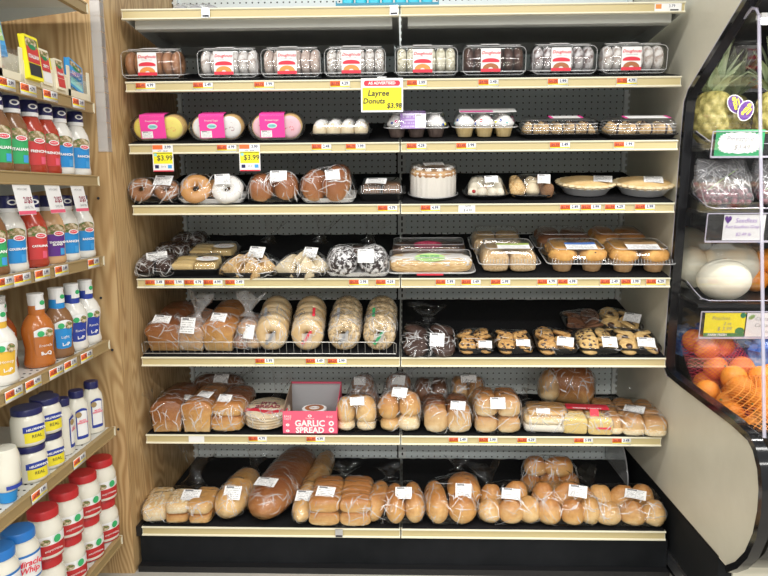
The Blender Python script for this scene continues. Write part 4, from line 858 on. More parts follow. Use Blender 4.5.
# ------------------------------------------------------------------ shelf with the garlic spread
bagged('bagged_loaf', 'dark brown loaf in a wrinkled bag against the plywood beside another brown loaf', 'bread', 7, -.842, .006, [('loaf', PAN(3), 'crust_brown', (0, .13, .002), (0, 0, 3), (.118, .25, .106))], [(.055, .036, (.05, .085, .128), (10, 0, -25), .002, 'sticker_faint')], 0, 51, ((-.05, .04, .095), (-.5, .1, .8), .04, .03), wr=.006)
bagged('bagged_loaf', 'golden brown loaf in a wrinkled bag between two other loaves', 'bread', 7, -.728, .006, [('loaf', PAN(0), 'crust_golden', (0, .13, .002), (0, 0, 0), (.112, .25, .106))], [(.058, .034, (.016, .060, .127), (20, 0, -25))], 0, 52, None, wr=.006)
bagged('bagged_loaf', 'two-lobed golden pull-apart loaf in a bag beside the pita bread', 'bread', 7, -.622, .008, [('loaf_half', boxy_mesh(1, .5, .05), 'crust_golden', (-.004, .045, .002), (0, 0, 0), (.115, .09, .056)), ('loaf_half', boxy_mesh(2, .5, .05), 'crust_golden', (.0, .05, .052), (0, 0, 0), (.112, .095, .050)), ('loaf_half', PAN(1), 'crust_brown', (0, .15, .002), (0, 0, 0), (.11, .12, .108))], [(.050, .034, (-.012, .034, .110), (35, 0, -10))], -3, 53, ((.05, .05, .06), (1, 0, .4), .02, .02), wr=.005)
bagged('bagged_loaf', 'dark loaf in a bag lying behind the three brown loaves', 'bread', 7, -.74, .285, [('loaf', loaf_mesh(2), 'crust_dark', (0, .07, .002), (0, 0, 85), (.13, .22, .085))], [(.06, .035, (.02, .03, .085), (35, 0, -5))], 0, 54, ((.08, .07, .07), (.8, 0, .7), .08, .05), wr=.006)
t = thing('pita_pack', 'stack of flat pita bread in a clear bag with red print', 'pita bread'); seat(t, 7, -.490, .012); it = []
for k in range(5): it.append(obj('pita', cached(('pita', k % 2), lambda: G().lathe([(.074, 0), (.083, .004), (.083, .007), (.075, .011), (0, .0125)], 40, flute=.006, nf=5).mesh('pita', 60)), 'pita', t, (.002*(k % 2), .088, .002+k*.0095), E_(0, 0, k*40)))
film(t, it, pad=.0015, wr=.0015, seed=55, tail=((.02, .150, .04), (.25, .5, .9), .10, .05), mat='film'); 
t.matrix_world = t.matrix_world @ Matrix.Translation((0, 0, .004)) @ Matrix.Rotation(R(9), 4, 'X')
lb = obj('red_swoosh', G().add([(-.080+.016*i, -.018+.010*math.sin(i*.75)+(0 if q else .022), 0) for i in range(11) for q in (0, 1)], [(2*i, 2*i+1, 2*i+3, 2*i+2) for i in range(10)]), 'red_ink', t, (0, .060, .0525), E_(2, 0, 0))
text('PITA\nBREAD', .030, 'maroon_ink', t, (.004, .095, .0535), E_(0, 0, 0), bold=.001); text('Oven Fresh', .014, 'white', t, (.008, .062, .0535), E_(0, 0, 0), bold=.0005, shear=.2)
t = thing('garlic_spread_box', 'coral pink open display box lettered GARLIC SPREAD', 'display box'); seat(t, 7, -.321, .004); w_, d_ = .192, .19
fp = obj('front_panel', G().box((0, .002, .042), (w_, .004, .084)), 'coral', t); obj('back_panel', G().box((0, d_, .068), (w_, .003, .136)), 'grey_card', t); obj('back_edge', G().box((0, d_-.0005, .1335), (w_, .005, .007)), 'coral', t)
for sx in (-1, 1):
    sd = [[(sx*(w_/2-.001)+u, y, z) for (y, z) in ((.002, 0), (.002, .084), (d_, .136), (d_, 0))] for u in (-.0015, .0015)]
    obj('side_panel', G().loft(sd), 'coral' if sx > 0 else 'brown_card', t)
obj('bottom_panel', G().box((0, d_/2, .002), (w_, d_, .003)), 'brown_card', t); ft = E_(90, 0, 0)
text('GARLIC', .031, 'white', t, (.0, -.0008, .039), ft, bold=.0010); text('SPREAD', .029, 'white', t, (.0, -.0008, .014), ft, bold=.0010); text('Traditional', .007, 'white', t, (0, -.0008, .058), ft); text('8 OZ', .010, 'white', t, (.070, -.0008, .064), ft); text('BAKE\nHOT', .011, 'white', t, (-.078, -.0008, .060), ft)
for z in (.040, .016): obj('round_seal', ellipse_mesh(.019, .019, 0, 360, .45), 'white', t, (.076, -.0008, z), ft)
for z in (.034, .012): obj('small_mark', ellipse_mesh(.013, .010, 0, 360, .3), 'white', t, (-.079, -.0008, z), ft)
obj('crown_mark', ellipse_mesh(.014, .010, 0, 360, .5), 'white', t, (0, -.0008, .067), ft)
t = thing('spread_tub', 'white round tub of spread standing in the garlic spread box', 'tub'); seat(t, 7, -.314, .075); obj('tub_body', G().lathe([(.036, .003), (.038, .006), (.042, .062), (.0, .063)], 30), 'white', t); ld = obj('tub_lid', G().lathe([(.0435, .060), (.0445, .062), (.0445, .072), (.042, .074), (.040, .0735), (0, .0735)], 30), 'white', t); obj('lid_print', ellipse_mesh(.070, .070, 0, 360, .55), 'brown_ink', t, (0, 0, .0740)); text('Garlic', .02, 'brown_ink', t, (0, 0, .0742), None, shear=.2)
ROLL = 'crust_roll'
def rolls(lst, mt=ROLL): return [('roll', bun_mesh(i % 4), m if m else mt, (x, y, z), (rx, 0, rz), (sx, sy, sz)) for i, (x, y, z, sx, sy, sz, rx, rz, m) in enumerate(lst)]
bagged('bagged_buns', 'bag of tall round golden buns beside the garlic spread box', 'buns', 7, -.160, .008, rolls([(-.036, .045, .030, .068, .075, .085, 5, 0, 'crust_pale'), (.036, .045, .026, .074, .078, .092, 5, 0, 'crust_pale'), (-.036, .045, .002, .066, .07, .040, 0, 0, 'crust_cream'), (.036, .045, .002, .07, .07, .040, 0, 0, 'crust_cream'), (0, .12, .002, .13, .08, .1, 0, 0, None)]), [(.050, .030, (.006, .012, .106), (48, 0, 8), .002, 'sticker_faint')], 0, 61, None, wr=.005)
bagged('bagged_buns', 'bag of darker golden buns stacked two high beside the round bun bag', 'buns', 7, -.004, .008, rolls([(-.038, .048, .042, .074, .08, .085, 8, 0, 'crust_golden'), (.036, .050, .050, .076, .08, .082, 8, 0, ROLL), (-.034, .045, .002, .070, .075, .048, 0, 0, 'crust_pale'), (.032, .045, .002, .082, .08, .056, 0, 0, 'crust_cream'), (0, .13, .002, .14, .08, .12, 0, 0, None)]), [(.055, .036, (.0, .030, .132), (44, 0, -16), .002, 'sticker_faint')], 0, 62, None, wr=.005)
bagged('bagged_buns', 'small milky bag of rolls lying behind the round bun bag', 'buns', 7, -.150, .23, rolls([(-.03, .05, .002, .06, .08, .06, 0, 0, 'crust_brown'), (.03, .05, .002, .06, .08, .06, 0, 0, 'crust_brown'), (0, .06, .05, .09, .08, .05, 0, 0, 'crust_brown')]), [(.045, .03, (-.01, .02, .095), (40, 0, 0), .002, 'sticker_faint')], 0, 63, None, 'film_milky', .006)
bagged('bagged_buns', 'small milky bag of rolls lying behind the darker golden buns', 'buns', 7, -.010, .23, rolls([(-.03, .05, .002, .06, .08, .06, 0, 0, 'crust_brown'), (.03, .05, .002, .06, .08, .06, 0, 0, 'crust_brown'), (0, .06, .05, .10, .08, .055, 0, 0, 'crust_brown')]), [(.05, .035, (.0, .02, .098), (40, 0, -10), .002, 'sticker_faint')], 0, 64, ((.04, .1, .09), (.5, .4, .7), .07, .04), 'film_milky', .008)
def dinner(nx, ny, w_, d_, h_, z0=0, mt='crust_brown', low='crust_light'):
    out = []
    for j in range(ny):
        for i in range(nx): out.append(('roll', boxy_mesh((i+j) % 4, .6, .05), mt if j else low, (-w_/2+w_/nx*(i+.5), d_/ny*(j+.5), z0), (0, 0, 0), (w_/nx*1.02, d_/ny*1.06, h_)))
    return out
bagged('bagged_dinner_rolls', 'bag of pull-apart dinner rolls with pale torn sides, one layer high', 'rolls', 7, .167, .008, dinner(2, 3, .165, .19, .088, .002, 'crust_brown', 'crust_light'), [(.052, .032, (.036, .020, .086), (45, 0, -10))], 0, 65, None, wr=.005)
bagged('bagged_dinner_rolls', 'taller bag of pull-apart dinner rolls stacked two layers high', 'rolls', 7, .343, .008, dinner(2, 2, .160, .16, .058, .002, 'crust_light', 'crust_light')+dinner(2, 2, .158, .16, .066, .056, 'crust_golden', 'crust_light'), [(.052, .038, (-.004, .006, .102), (62, 0, 0))], 0, 66, None, wr=.005)
bagged('bagged_dinner_rolls', 'dark bag of dinner rolls lying behind the single-layer rolls', 'rolls', 7, .118, .24, dinner(2, 1, .125, .10, .085, .002, 'crust_dark', 'crust_dark'), None, 0, 67, None, wr=.007)
bagged('bagged_dinner_rolls', 'bag of cut white rolls lying behind the two-layer rolls', 'rolls', 7, .262, .24, dinner(2, 1, .125, .10, .09, .002, 'crust_light', 'crust_light'), [(.06, .03, (0, .02, .098), (35, 0, 0), .002, 'sticker_faint')], 0, 68, None, wr=.006)
bagged('ciabatta_pack', 'pack of floured white ciabatta slabs with a small label', 'bread', 7, .512, .020, [('slab', boxy_mesh(0, .3, .03), 'crumb_dusty', (0, .075, .002), (0, 0, 0), (.150, .145, .026)), ('slab', boxy_mesh(1, .3, .03), 'crust_cream', (0, .078, .027), (0, 0, 0), (.148, .145, .024)), ('slab', boxy_mesh(2, .35, .05), 'crust_pale', (.01, .085, .050), (0, 0, 0), (.14, .12, .020))], [(.048, .022, (-.008, .026, .066), (35, 0, -3), .001, 'sticker_faint')], -4, 69, ((-.05, .15, .06), (-.4, .8, .5), .08, .05), wr=.003)
t = thing('toast_pack', 'pack of thick yellow toast slices in a bag with a red ribbon print', 'bread'); seat(t, 7, .655, .006, -6); it = []
for j in range(5):
    for i in range(2): it.append(obj('toast_slice', boxy_mesh(i, .3, .03), 'toast_yellow', t, (-.043+i*.086, .022+j*.034, .002), E_(10, 0, 0), (.084, .032, .055)))
film(t, it, pad=.002, wr=.003, seed=70)
obj('red_ribbon', sheet_mesh(.150, .060, .0), 'red_ink', t, (.01, .10, .0665), E_(0, 0, 0)); obj('red_ribbon_front', sheet_mesh(.030, .060), 'red_ink', t, (.026, .026, .056), E_(40, 0, 0)); obj('ribbon_tail', sheet_mesh(.05, .012), 'red_ink', t, (.052, .001, .028), E_(84, 0, 0)); text('TEXAS TOAST', .016, 'white', t, (.008, .080, .0672), None, bold=.0006)
bagged('bagged_loaf', 'shiny bag with a brown loaf leaning on the pegboard behind the toast', 'bread', 7, .640, .23, [('loaf', loaf_mesh(1), 'crust_brown', (.02, .09, .01), (0, 14, 62), (.12, .20, .115)), ('loaf', bun_mesh(1), 'crust_light', (-.06, .08, .02), (0, 0, 0), (.08, .1, .09))], None, 0, 71, ((-.08, .08, .05), (-.9, .2, .3), .07, .05), 'film', .007)
bagged('bagged_sandwich_buns', 'wide flat bag of pale sandwich buns overhanging the shelf by the produce case', 'buns', 7, .815, .004, [('bun', boxy_mesh((i+j) % 3, .6, .05), 'crust_light', (-.076+i*.076, .045+j*.085, .002), (0, 0, 0), (.078, .088, .056)) for j in range(3) for i in range(3)]+[('bun', boxy_mesh(i % 3, .6, .04), 'crust_cream', (-.072+i*.072, .028, .0), (0, 0, 0), (.076, .070, .024)) for i in range(3)], [(.070, .055, (.014, .090, .063), (8, 0, -18))], -8, 72, ((-.02, .26, .03), (0, 1, .35), .06, .09), wr=.004)

# ------------------------------------------------------------------ base shelf
bagged('bagged_ciabatta_rolls', 'bag of floury rectangular ciabatta rolls against the plywood on the base shelf', 'rolls', 8, -.800, .018, [('roll', boxy_mesh(0, .42, .05), 'crust_cream', (-.082, .100, .002), (0, 0, 8), (.092, .19, .062)), ('roll', boxy_mesh(1, .42, .05), ROLL, (.008, .075, .002), (0, 0, 0), (.082, .14, .036)), ('roll', boxy_mesh(2, .42, .05), 'crust_cream', (.008, .075, .034), (0, 0, 3), (.084, .14, .044)), ('roll', boxy_mesh(3, .42, .05), ROLL, (.090, .075, .002), (0, 0, 0), (.080, .14, .036)), ('roll', boxy_mesh(0, .42, .05), 'crust_pale', (.090, .078, .034), (0, 0, -3), (.082, .15, .048))], [(.066, .050, (.050, .055, .090), (24, 0, -3))], 0, 81, ((.02, .19, .06), (.05, .25, 1), .15, .085), wr=.004)
bagged('bagged_loaf', 'short crusty white loaf end-on in a clear bag beside the ciabatta rolls', 'bread', 8, -.605, .03, [('loaf', loaf_mesh(0), 'crust_pale', (0, .15, .002), (0, 0, -6), (.118, .30, .105))], [(.062, .052, (.006, .036, .102), (40, 0, -3))], 0, 82, ((.02, .28, .07), (.2, .7, .7), .10, .06), wr=.005)
bagged('bagged_loaf', 'large brown Italian loaf lying lengthwise in a clear bag', 'bread', 8, -.452, .010, [('loaf', loaf_mesh(1), 'crust_brown', (0, .27, .002), (0, 0, -8), (.165, .54, .118))], [(.078, .052, (-.036, .110, .121), (10, 0, -12))], 0, 83, None, wr=.004)
bagged('bagged_baguette', 'slim golden baguette with slashed crust in a clear bag', 'bread', 8, -.333, .0, [('baguette', loaf_mesh(2, 7), 'crust_pale', (0, .29, .002), (0, 0, -4), (.088, .58, .082))], [(.060, .048, (-.012, .085, .082), (22, 0, -3))], 0, 84, ((.02, .56, .05), (.1, 1, .4), .08, .05), wr=.004)
def hotdog():
    out = []
    for l in range(2):
        for j in range(5):
            for i in range(2): out.append(('hot_dog_bun', boxy_mesh((i+j) % 3, .62, .03), 'crust_golden' if l else ROLL, (-.055+i*.110, .028+j*.042, .002+l*.048), (6, 0, 0), (.110, .048, .052)))
    return out
bagged('hot_dog_bun_pack', 'pack of soft hot dog buns stacked two layers high', 'buns', 8, -.213, .012, hotdog(), [(.066, .048, (-.052, .046, .106), (32, 0, -12))], 0, 85, ((.0, .22, .09), (0, 1, .5), .05, .06), wr=.004)
def long3(a, b, c): return [('roll', loaf_mesh(k % 3), m, (x, y, z), (0, 0, rz), (w_, l, h_)) for k, (x, y, z, rz, w_, l, h_, m) in enumerate((a, b, c))]
bagged('bagged_long_rolls', 'bag of three long golden sub rolls standing beside the hot dog buns', 'rolls', 8, -.020, .020, long3((-.066, .105, .002, -10, .072, .20, .098, ROLL), (.0, .085, .002, 2, .072, .18, .100, 'crust_golden'), (.066, .090, .002, 4, .072, .18, .104, ROLL)), [(.058, .044, (.030, .038, .112), (40, 0, 0))], 0, 86, ((-.02, .19, .09), (-.1, .6, .6), .05, .05), wr=.004)
bagged('bagged_long_rolls', 'bag of golden sub rolls with glaring film highlights next to the sub roll bag', 'rolls', 8, .186, .020, long3((-.060, .090, .002, 4, .080, .19, .108, ROLL), (.034, .080, .002, -6, .100, .16, .094, 'crust_golden'), (.045, .150, .030, 0, .12, .14, .095, 'crust_golden')), [(.056, .050, (.034, .050, .117), (52, 0, -6))], 0, 87, ((.03, .22, .11), (.1, .6, .8), .05, .05), wr=.005)
bagged('bagged_rolls', 'bag of round crusty rolls with a label, next to the sub rolls', 'rolls', 8, .386, .018, rolls([(-.072, .055, .002, .080, .085, .080, 0, 0, 'crust_pale'), (.0, .045, .002, .084, .085, .085, 0, 30, ROLL), (.066, .055, .002, .086, .09, .088, 0, 60, 'crust_pale'), (-.06, .12, .006, .08, .08, .1, 0, 0, ROLL), (.03, .12, .02, .09, .08, .1, 0, 0, ROLL)]), [(.064, .044, (.0, .050, .110), (32, 0, -12))], 0, 88, ((-.06, .16, .07), (-.2, .6, .8), .09, .06), wr=.005)
bagged('bagged_rolls', 'bag of five shiny golden rolls in front of another roll bag', 'rolls', 8, .580, .018, rolls([(-.060, .045, .002, .088, .085, .090, 0, 0, ROLL), (.020, .040, .002, .078, .085, .085, 0, 0, 'crust_golden'), (.082, .050, .002, .070, .09, .090, 0, 0, 'crust_pale'), (-.070, .11, .020, .080, .08, .098, 0, 0, 'crust_golden'), (.020, .11, .02, .11, .08, .1, 0, 0, 'crust_golden'), (.08, .12, .01, .07, .07, .09, 0, 0, ROLL)]), [(.062, .050, (.040, .055, .116), (30, 0, -18))], 0, 89, None, wr=.005)
bagged('bagged_rolls', 'shadowy bag of brown rolls piled behind the five golden rolls', 'rolls', 8, .575, .245, rolls([(-.075, .05, .002, .085, .085, .075, 0, 0, 'crust_golden'), (.0, .05, .002, .09, .085, .08, 0, 0, 'crust_golden'), (.07, .055, .002, .085, .085, .08, 0, 0, 'crust_golden'), (-.06, .06, .070, .085, .08, .075, 0, 0, 'crust_golden'), (.03, .06, .070, .12, .08, .075, 0, 0, 'crust_golden')]), None, 0, 90, None, wr=.006)
bagged('bagged_rolls', 'bag of crusty round rolls at the corner of the base shelf by the produce case', 'rolls', 8, .785, .012, rolls([(-.065, .045, .002, .092, .085, .075, 0, 20, 'crust_pale'), (.020, .050, .002, .085, .085, .080, 0, 0, ROLL), (.092, .055, .002, .078, .09, .085, 0, 0, 'crust_pale'), (-.080, .12, .016, .09, .08, .09, 0, 0, 'crust_pale'), (.0, .12, .02, .09, .08, .09, 0, 0, ROLL), (.07, .13, .02, .08, .08, .09, 0, 0, ROLL)]), [(.070, .042, (.030, .065, .108), (24, 0, -18))], -5, 91, ((-.09, .16, .06), (-.4, .7, .8), .09, .06), wr=.005)
# clear end divider of the base shelf
g = G(); pr = [(.0, .0)]+[(.30*math.sin(R(a)), .20*math.cos(R(a))) for a in range(0, 91, 9)]
g.loft([[(x, .56-y, z) for (y, z) in pr] for x in (-.0015, .0015)]); 
t = thing('shelf_divider', 'grey curved clear divider at the base shelf corner by the produce case', 'divider', loc=(.893, 0, SH[8]+.006)); obj('divider_plate', g, 'clam_edge', t); obj('divider_edge', G().tube([(0, .56-.30*math.sin(R(a)), .20*math.cos(R(a))) for a in range(0, 91, 6)], .003, 6), 'clam_edge', t)

# ------------------------------------------------------------------ condiment shelves on the plywood end
LX = -.95; LEND = -.165; LLEN = .95
LZ = [1.888, 1.594, 1.371, 1.119, .8445, .551, .166]         # top of each shelf edge
LNAMES = ['empty top shelf above the seasoning packets', 'shelf under the seasoning packets', 'shelf under the blue-capped dressings with hanging tags', 'shelf under the tall dressings', 'shelf under the white-capped dressings', 'shelf under the mayonnaise jars with navy lids', 'bottom shelf under the red-lidded jars']
structure(obj('wall_condiment_back', G().box((-1.375, -.62, 1.0), (.02, .99, 2.1)), 'shelf_grey'))
peg_mat('perforated', (.70, .69, .64), .03, .09)
def face_right(x, y, z): return Matrix.Translation((x, y, z)) @ Matrix.Rotation(R(90), 4, 'Z') @ Matrix.Rotation(R(90), 4, 'X')
LR = rail_mesh(LLEN); LC = cached('lc', lambda: G().loft([[(x, y, z) for (y, z) in ((-.0008, -.0058), (-.0008, -.0285), (.006, -.0285), (.006, -.0058))] for x in (-LLEN/2, LLEN/2)]).mesh('channel', 25))
for k, z in enumerate(LZ):
    t = thing('condiment_shelf', 'tan-edged metal '+LNAMES[k], 'shelf', 'condiment shelves'); t.matrix_world = Matrix.Translation((LX, LEND-LLEN/2, z)) @ Matrix.Rotation(R(90), 4, 'Z')
    obj('deck', G().box((0, .205, -.006), (LLEN, .40, .008)), 'shelf_white', t); obj('underside', G().box((0, .205, -.018), (LLEN-.01, .39, .004)), 'shelf_grey', t)
    obj('price_rail', LR, 'rail_brown', t); obj('price_channel', LC, 'rail_brown', t); obj('end_clip', G().box((LLEN/2+.004, .003, -.017), (.008, .012, .030)), 'cream_paint', t)
    hl = G()
    for j in range(3):
        for i in range(24): hl.lathe([(.0035, 0), (.0035, .0006)], 8, c=(-LLEN/2+.02+i*.035, .012+j*.016, -.0018))
    h_ = obj('punched_holes', hl, 'peg_cavity', t); h_['kind'] = 'stuff'
    br = G().loft([[(LLEN/2-.02+u, y, z_) for (y, z_) in ((.02, -.012), (.02, -.03), (.40, -.075), (.40, -.012))] for u in (-.0012, .0012)]); obj('bracket', br, 'shelf_grey', t)
for (k, ys, nm) in ((1, ((-.623, 'clear-window carton'), (-.528, 'Italian seasoning packet'), (-.421, 'second seasoning carton'), (-.263, 'blue seasoning packet')), ''), (3, ((-.70, 'green-label dressing'), (-.624, 'coleslaw dressing'), (-.53, 'red dressing'), (-.43, 'purple-label dressing'), (-.236, 'ranch dressing by the plywood')), ''),
                    (4, ((-.70, 'yellow-label dressing'), (-.613, 'second-row orange dressing'), (-.498, 'front orange dressing'), (-.419, 'brown dressing'), (-.321, 'white dressings by the plywood')), ''), (5, ((-.627, 'stacked navy-lidded jars'), (-.408, 'navy-capped squeeze bottles')), '')):
    for y, n in ys: price_tag(face_right(LX+.0042, y, LZ[k]-.0165), 'orange price tag on the tan rail below the %s' % n, .074, .028, 'price tags on the condiment shelves')
for y, n in ((-.592, 'green-label dressings'), (-.443, 'red dressings'), (-.302, 'white ranch dressings')):      # hanging shelf talkers
    t = tag(obj('hanging_tag', sheet_mesh(.078, .105, .0), 'white'), 'long white and yellow shelf tag hanging below the %s' % n, 'price tag', 'hanging shelf tags'); t.matrix_world = face_right(LX+.0048, y, LZ[2]-.057) @ Matrix.Rotation(R(-10), 4, 'X')
    obj('unit_price_panel', sheet_mesh(.036, .018), 'orange_ink', t, (-.019, .042, .0006)); obj('yellow_strip', sheet_mesh(.078, .006), 'yellow_ink', t, (0, .029, .0006)); obj('pink_strip', sheet_mesh(.078, .009), 'coral', t, (0, -.047, .0006))
    text('2.99', .014, 'navy', t, (.019, .042, .0007), None, bold=.0003, name='price'); text('2/$5', .022, 'maroon_ink', t, (.014, -.016, .0007), None, bold=.0004, name='price'); text('WITH CARD', .008, 'grey_ink', t, (0, .012, .0007), None); text('SAVE 98c', .010, 'grey_ink', t, (.012, -.034, .0007), None)

for nm, c in (('dr_white', (.80, .78, .72)), ('dr_red', (.42, .045, .02)), ('dr_brown', (.22, .10, .04)), ('dr_tan', (.66, .40, .20)), ('dr_orange', (.50, .15, .025)), ('dr_dark_orange', (.34, .075, .015)), ('dr_bronze', (.25, .12, .05)), ('mayo', (.80, .77, .66))): pm(nm, c, .18, coat=.3)
pm('lid_red', (.52, .022, .025), .4); pm('lid_blue', (.02, .18, .55), .35); pm('label_green', (.04, .42, .14), .4); pm('label_blue', (.02, .27, .66), .4); pm('label_purple', (.12, .03, .26), .4); pm('label_red', (.62, .05, .05), .4); pm('label_royal', (.02, .05, .34), .4); pm('label_yellow', (.80, .48, .05), .4); pm('label_lemon', (.85, .72, .03), .4); noisy('salad_print', [(.4, (.05, .16, .02)), (.5, (.36, .24, .12)), (.62, (.70, .62, .45))], 90, .5, 0)
def patch(r0, r1, z0, z1, a0=-125, a1=-55, n=10, ky=1., top=0, off=.0008):
    """curved label hugging a bottle of radius r0..r1"""
    key = ('patch', r0, r1, z0, z1, a0, a1, ky, top, off)
    def make():
        vs = []; fs = []
        for i in range(n+1):
            a = R(a0+(a1-a0)*i/n); q = top*math.sin(math.pi*i/n)
            for (r, z) in ((r0+off, z0), (r1+off, z1+q)): vs.append((r*math.cos(a), r*math.sin(a)*ky, z))
        for i in range(n): fs.append((2*i, 2*i+2, 2*i+3, 2*i+1))
        return G().add(vs, fs).mesh('patch', 0)
    return cached(key, make)
def stand(t, y, k, x=-.996, z=0, yaw=0, fat=1.): t.matrix_world = Matrix.Translation((x, y, LZ[k]+z-.0015)) @ Matrix.Rotation(R(90+yaw), 4, 'Z') @ Matrix.Diagonal((fat, fat, 1, 1)); return t
def dressing(y, k, body, lab, word, label, yaw=-34, x=-.996):
    t = stand(thing('dressing_bottle', label, 'dressing', 'blue-capped dressing bottles'), y, k, x, 0, yaw, 1.14)
    obj('bottle_body', cached('drb', lambda: G().lathe([(.026, 0), (.0305, .003), (.0315, .012), (.0295, .030), (.0300, .075), (.0315, .105), (.0285, .122), (.0205, .142), (.0155, .152), (.0150, .160)], 26, M=Matrix.Diagonal((1.08, .9, 1, 1))).mesh('drb', 50)), body, t)
    obj('cap', cached('drc', lambda: G().lathe([(.0195, .160), (.0200, .162), (.0195, .190), (.0180, .193), (0, .193)], 24).mesh('c', 40)), 'navy', t); obj('cap_band', cached('drband', lambda: G().lathe([(.0185, .150), (.0200, .151), (.0200, .161), (.0185, .162)], 24).mesh('c', 40)), 'white', t)
    obj('cap_logo', ellipse_mesh(.022, .014, 0, 360, .6), 'white', t, (.0, -.0200, .176), E_(90, 0, 0))
    obj('label', patch(.0305, .0325, .022, .084, -132, -48, ky=.9), lab, t); obj('salad_picture', patch(.0325, .0322, .084, .104, -132, -48, ky=.9, top=.008), 'salad_print', t)
    obj('logo_oval', ellipse_mesh(.026, .014), 'white', t, (.004, -.0312, .086), E_(86, 0, 0)); obj('logo_inner', ellipse_mesh(.021, .010), 'red_ink', t, (.004, -.0316, .086), E_(86, 0, 0)); text('KRAFT', .0055, 'white', t, (.004, -.0320, .086), E_(86, 0, 0))
    text(word, .0095 if len(word) < 8 else .0075, 'white', t, (0, -.0305, .058), E_(90, 0, 0), bold=.0004); obj('badge', patch(.0306, .0312, .025, .044, -78, -52, ky=.9, off=.0014), 'sky_ink' if lab != 'label_red' else 'coral', t)
    return t
g6 = [(-.190, 'dr_white', 'label_blue', 'RANCH', 'white ranch dressing against the plywood, under the blue seasoning packet'), (-.293, 'dr_white', 'label_blue', 'RANCH', 'white ranch dressing with a navy cap next to the red dressings'), (-.370, 'dr_red', 'label_red', 'FRENCH', 'red dressing with a navy cap next to the white ranch'), (-.445, 'dr_red', 'label_red', 'FRENCH', 'red dressing with a navy cap next to the green-label dressing'), (-.530, 'dr_brown', 'label_green', 'ITALIAN', 'brown dressing with a green label next to the red dressings'), (-.605, 'dr_brown', 'label_green', 'ITALIAN', 'brown dressing with a green label, second from the red dressings'), (-.690, 'dr_brown', 'label_green', 'ITALIAN', 'brown dressing with a green label, third from the red dressings')]
for a in g6: dressing(a[0], 2, *a[1:], yaw=-34)
for a in [(-.195, 'dr_white', 'label_blue', 'RANCH', 'white ranch dressing against the plywood on the second dressing shelf'), (-.295, 'dr_white', 'label_blue', 'RANCH', 'white ranch dressing beside the purple-label dressing'), (-.380, 'dr_tan', 'label_purple', 'THOUSAND\nISLAND', 'tan dressing with a purple label'), (-.474, 'dr_red', 'label_red', 'CATALINA', 'red dressing between the purple-label and coleslaw dressings'), (-.576, 'dr_white', 'label_blue', 'COLESLAW', 'cream coleslaw dressing with a blue label'), (-.660, 'dr_brown', 'label_green', 'ITALIAN', 'brown dressing with a green label beside the coleslaw dressing')]: dressing(a[0], 3, *a[1:], yaw=-34)
def flip_bottle(y, body, neck, lab, label, x=-.996, stripe=None, word='Ranch', z=0):
    t = stand(thing('dressing_bottle', label, 'dressing', 'white-capped dressing bottles'), y, 4, x, z, -34, 1.14)
    obj('bottle_body', cached('flb', lambda: G().lathe([(.027, 0), (.032, .003), (.034, .012), (.031, .035), (.030, .055), (.035, .095), (.0345, .110), (.028, .130), (.0185, .146)], 26, M=Matrix.Diagonal((1.08, .9, 1, 1))).mesh('flb', 50)), body, t)
    obj('neck_sleeve', cached('fln', lambda: G().lathe([(.0190, .144), (.0185, .165), (.0165, .172)], 22, c1=False).mesh('n', 40)), neck, t); obj('cap', cached('flc', lambda: G().lathe([(.0166, .168), (.0180, .186), (.0175, .196), (.0185, .197), (.0185, .203), (0, .204)], 22).mesh('c', 40)), 'white', t)
    obj('sleeve_print', patch(.0185, .0178, .160, .186, -120, 0, off=.0010), 'white', t); obj('cap_mark', ellipse_mesh(.013, .013), 'label_green', t, (.006, -.0188, .178), E_(90, 0, 10))
    obj('label', patch(.0312, .0365, .028, .088, -128, -55, ky=.9, top=.004), lab, t); obj('label_top', patch(.0365, .0365, .088, .104, -128, -55, ky=.9, top=.008), 'white', t); obj('salad_picture', ellipse_mesh(.020, .022), 'salad_print', t, (.010, -.0338, .096), E_(90, 0, 12)); obj('round_mark', ellipse_mesh(.016, .016), 'label_green', t, (-.010, -.0342, .096), E_(90, 0, -12))
    if stripe: obj('label_stripe', patch(.0335, .0342, .066, .076, -128, -55, ky=.9, off=.0014), stripe, t)
    text(word, .011, 'white', t, (0, -.0320, .062), E_(96, 0, 0)); text('BBQ' if 'orange' in label else 'DIP', .013, 'white', t, (.002, -.0296, .040), E_(90, 0, 0), bold=.0005); return t
flip_bottle(-.200, 'dr_white', 'label_royal', 'label_royal', 'white dressing with a royal blue label against the plywood'); flip_bottle(-.288, 'dr_white', 'label_royal', 'label_royal', 'white dressing with a royal blue label beside the bronze dressing')
flip_bottle(-.378, 'dr_bronze', 'label_blue', 'label_blue', 'bronze dressing with a blue and red label', stripe='label_red', word='Light'); flip_bottle(-.486, 'dr_orange', 'dr_orange', 'dr_orange', 'orange dressing with a white cap at the shelf edge', word='French')
flip_bottle(-.540, 'dr_dark_orange', 'dr_dark_orange', 'dr_dark_orange', 'dark orange dressing standing in the second row', -1.07, word='French'); flip_bottle(-.615, 'dr_dark_orange', 'dr_dark_orange', 'dr_dark_orange', 'dark orange dressing in the second row behind the yellow-label bottle', -1.08, word='French'); flip_bottle(-.665, 'dr_white', 'label_yellow', 'label_yellow', 'cream dressing with a yellow label at the shelf edge', word='Honey')
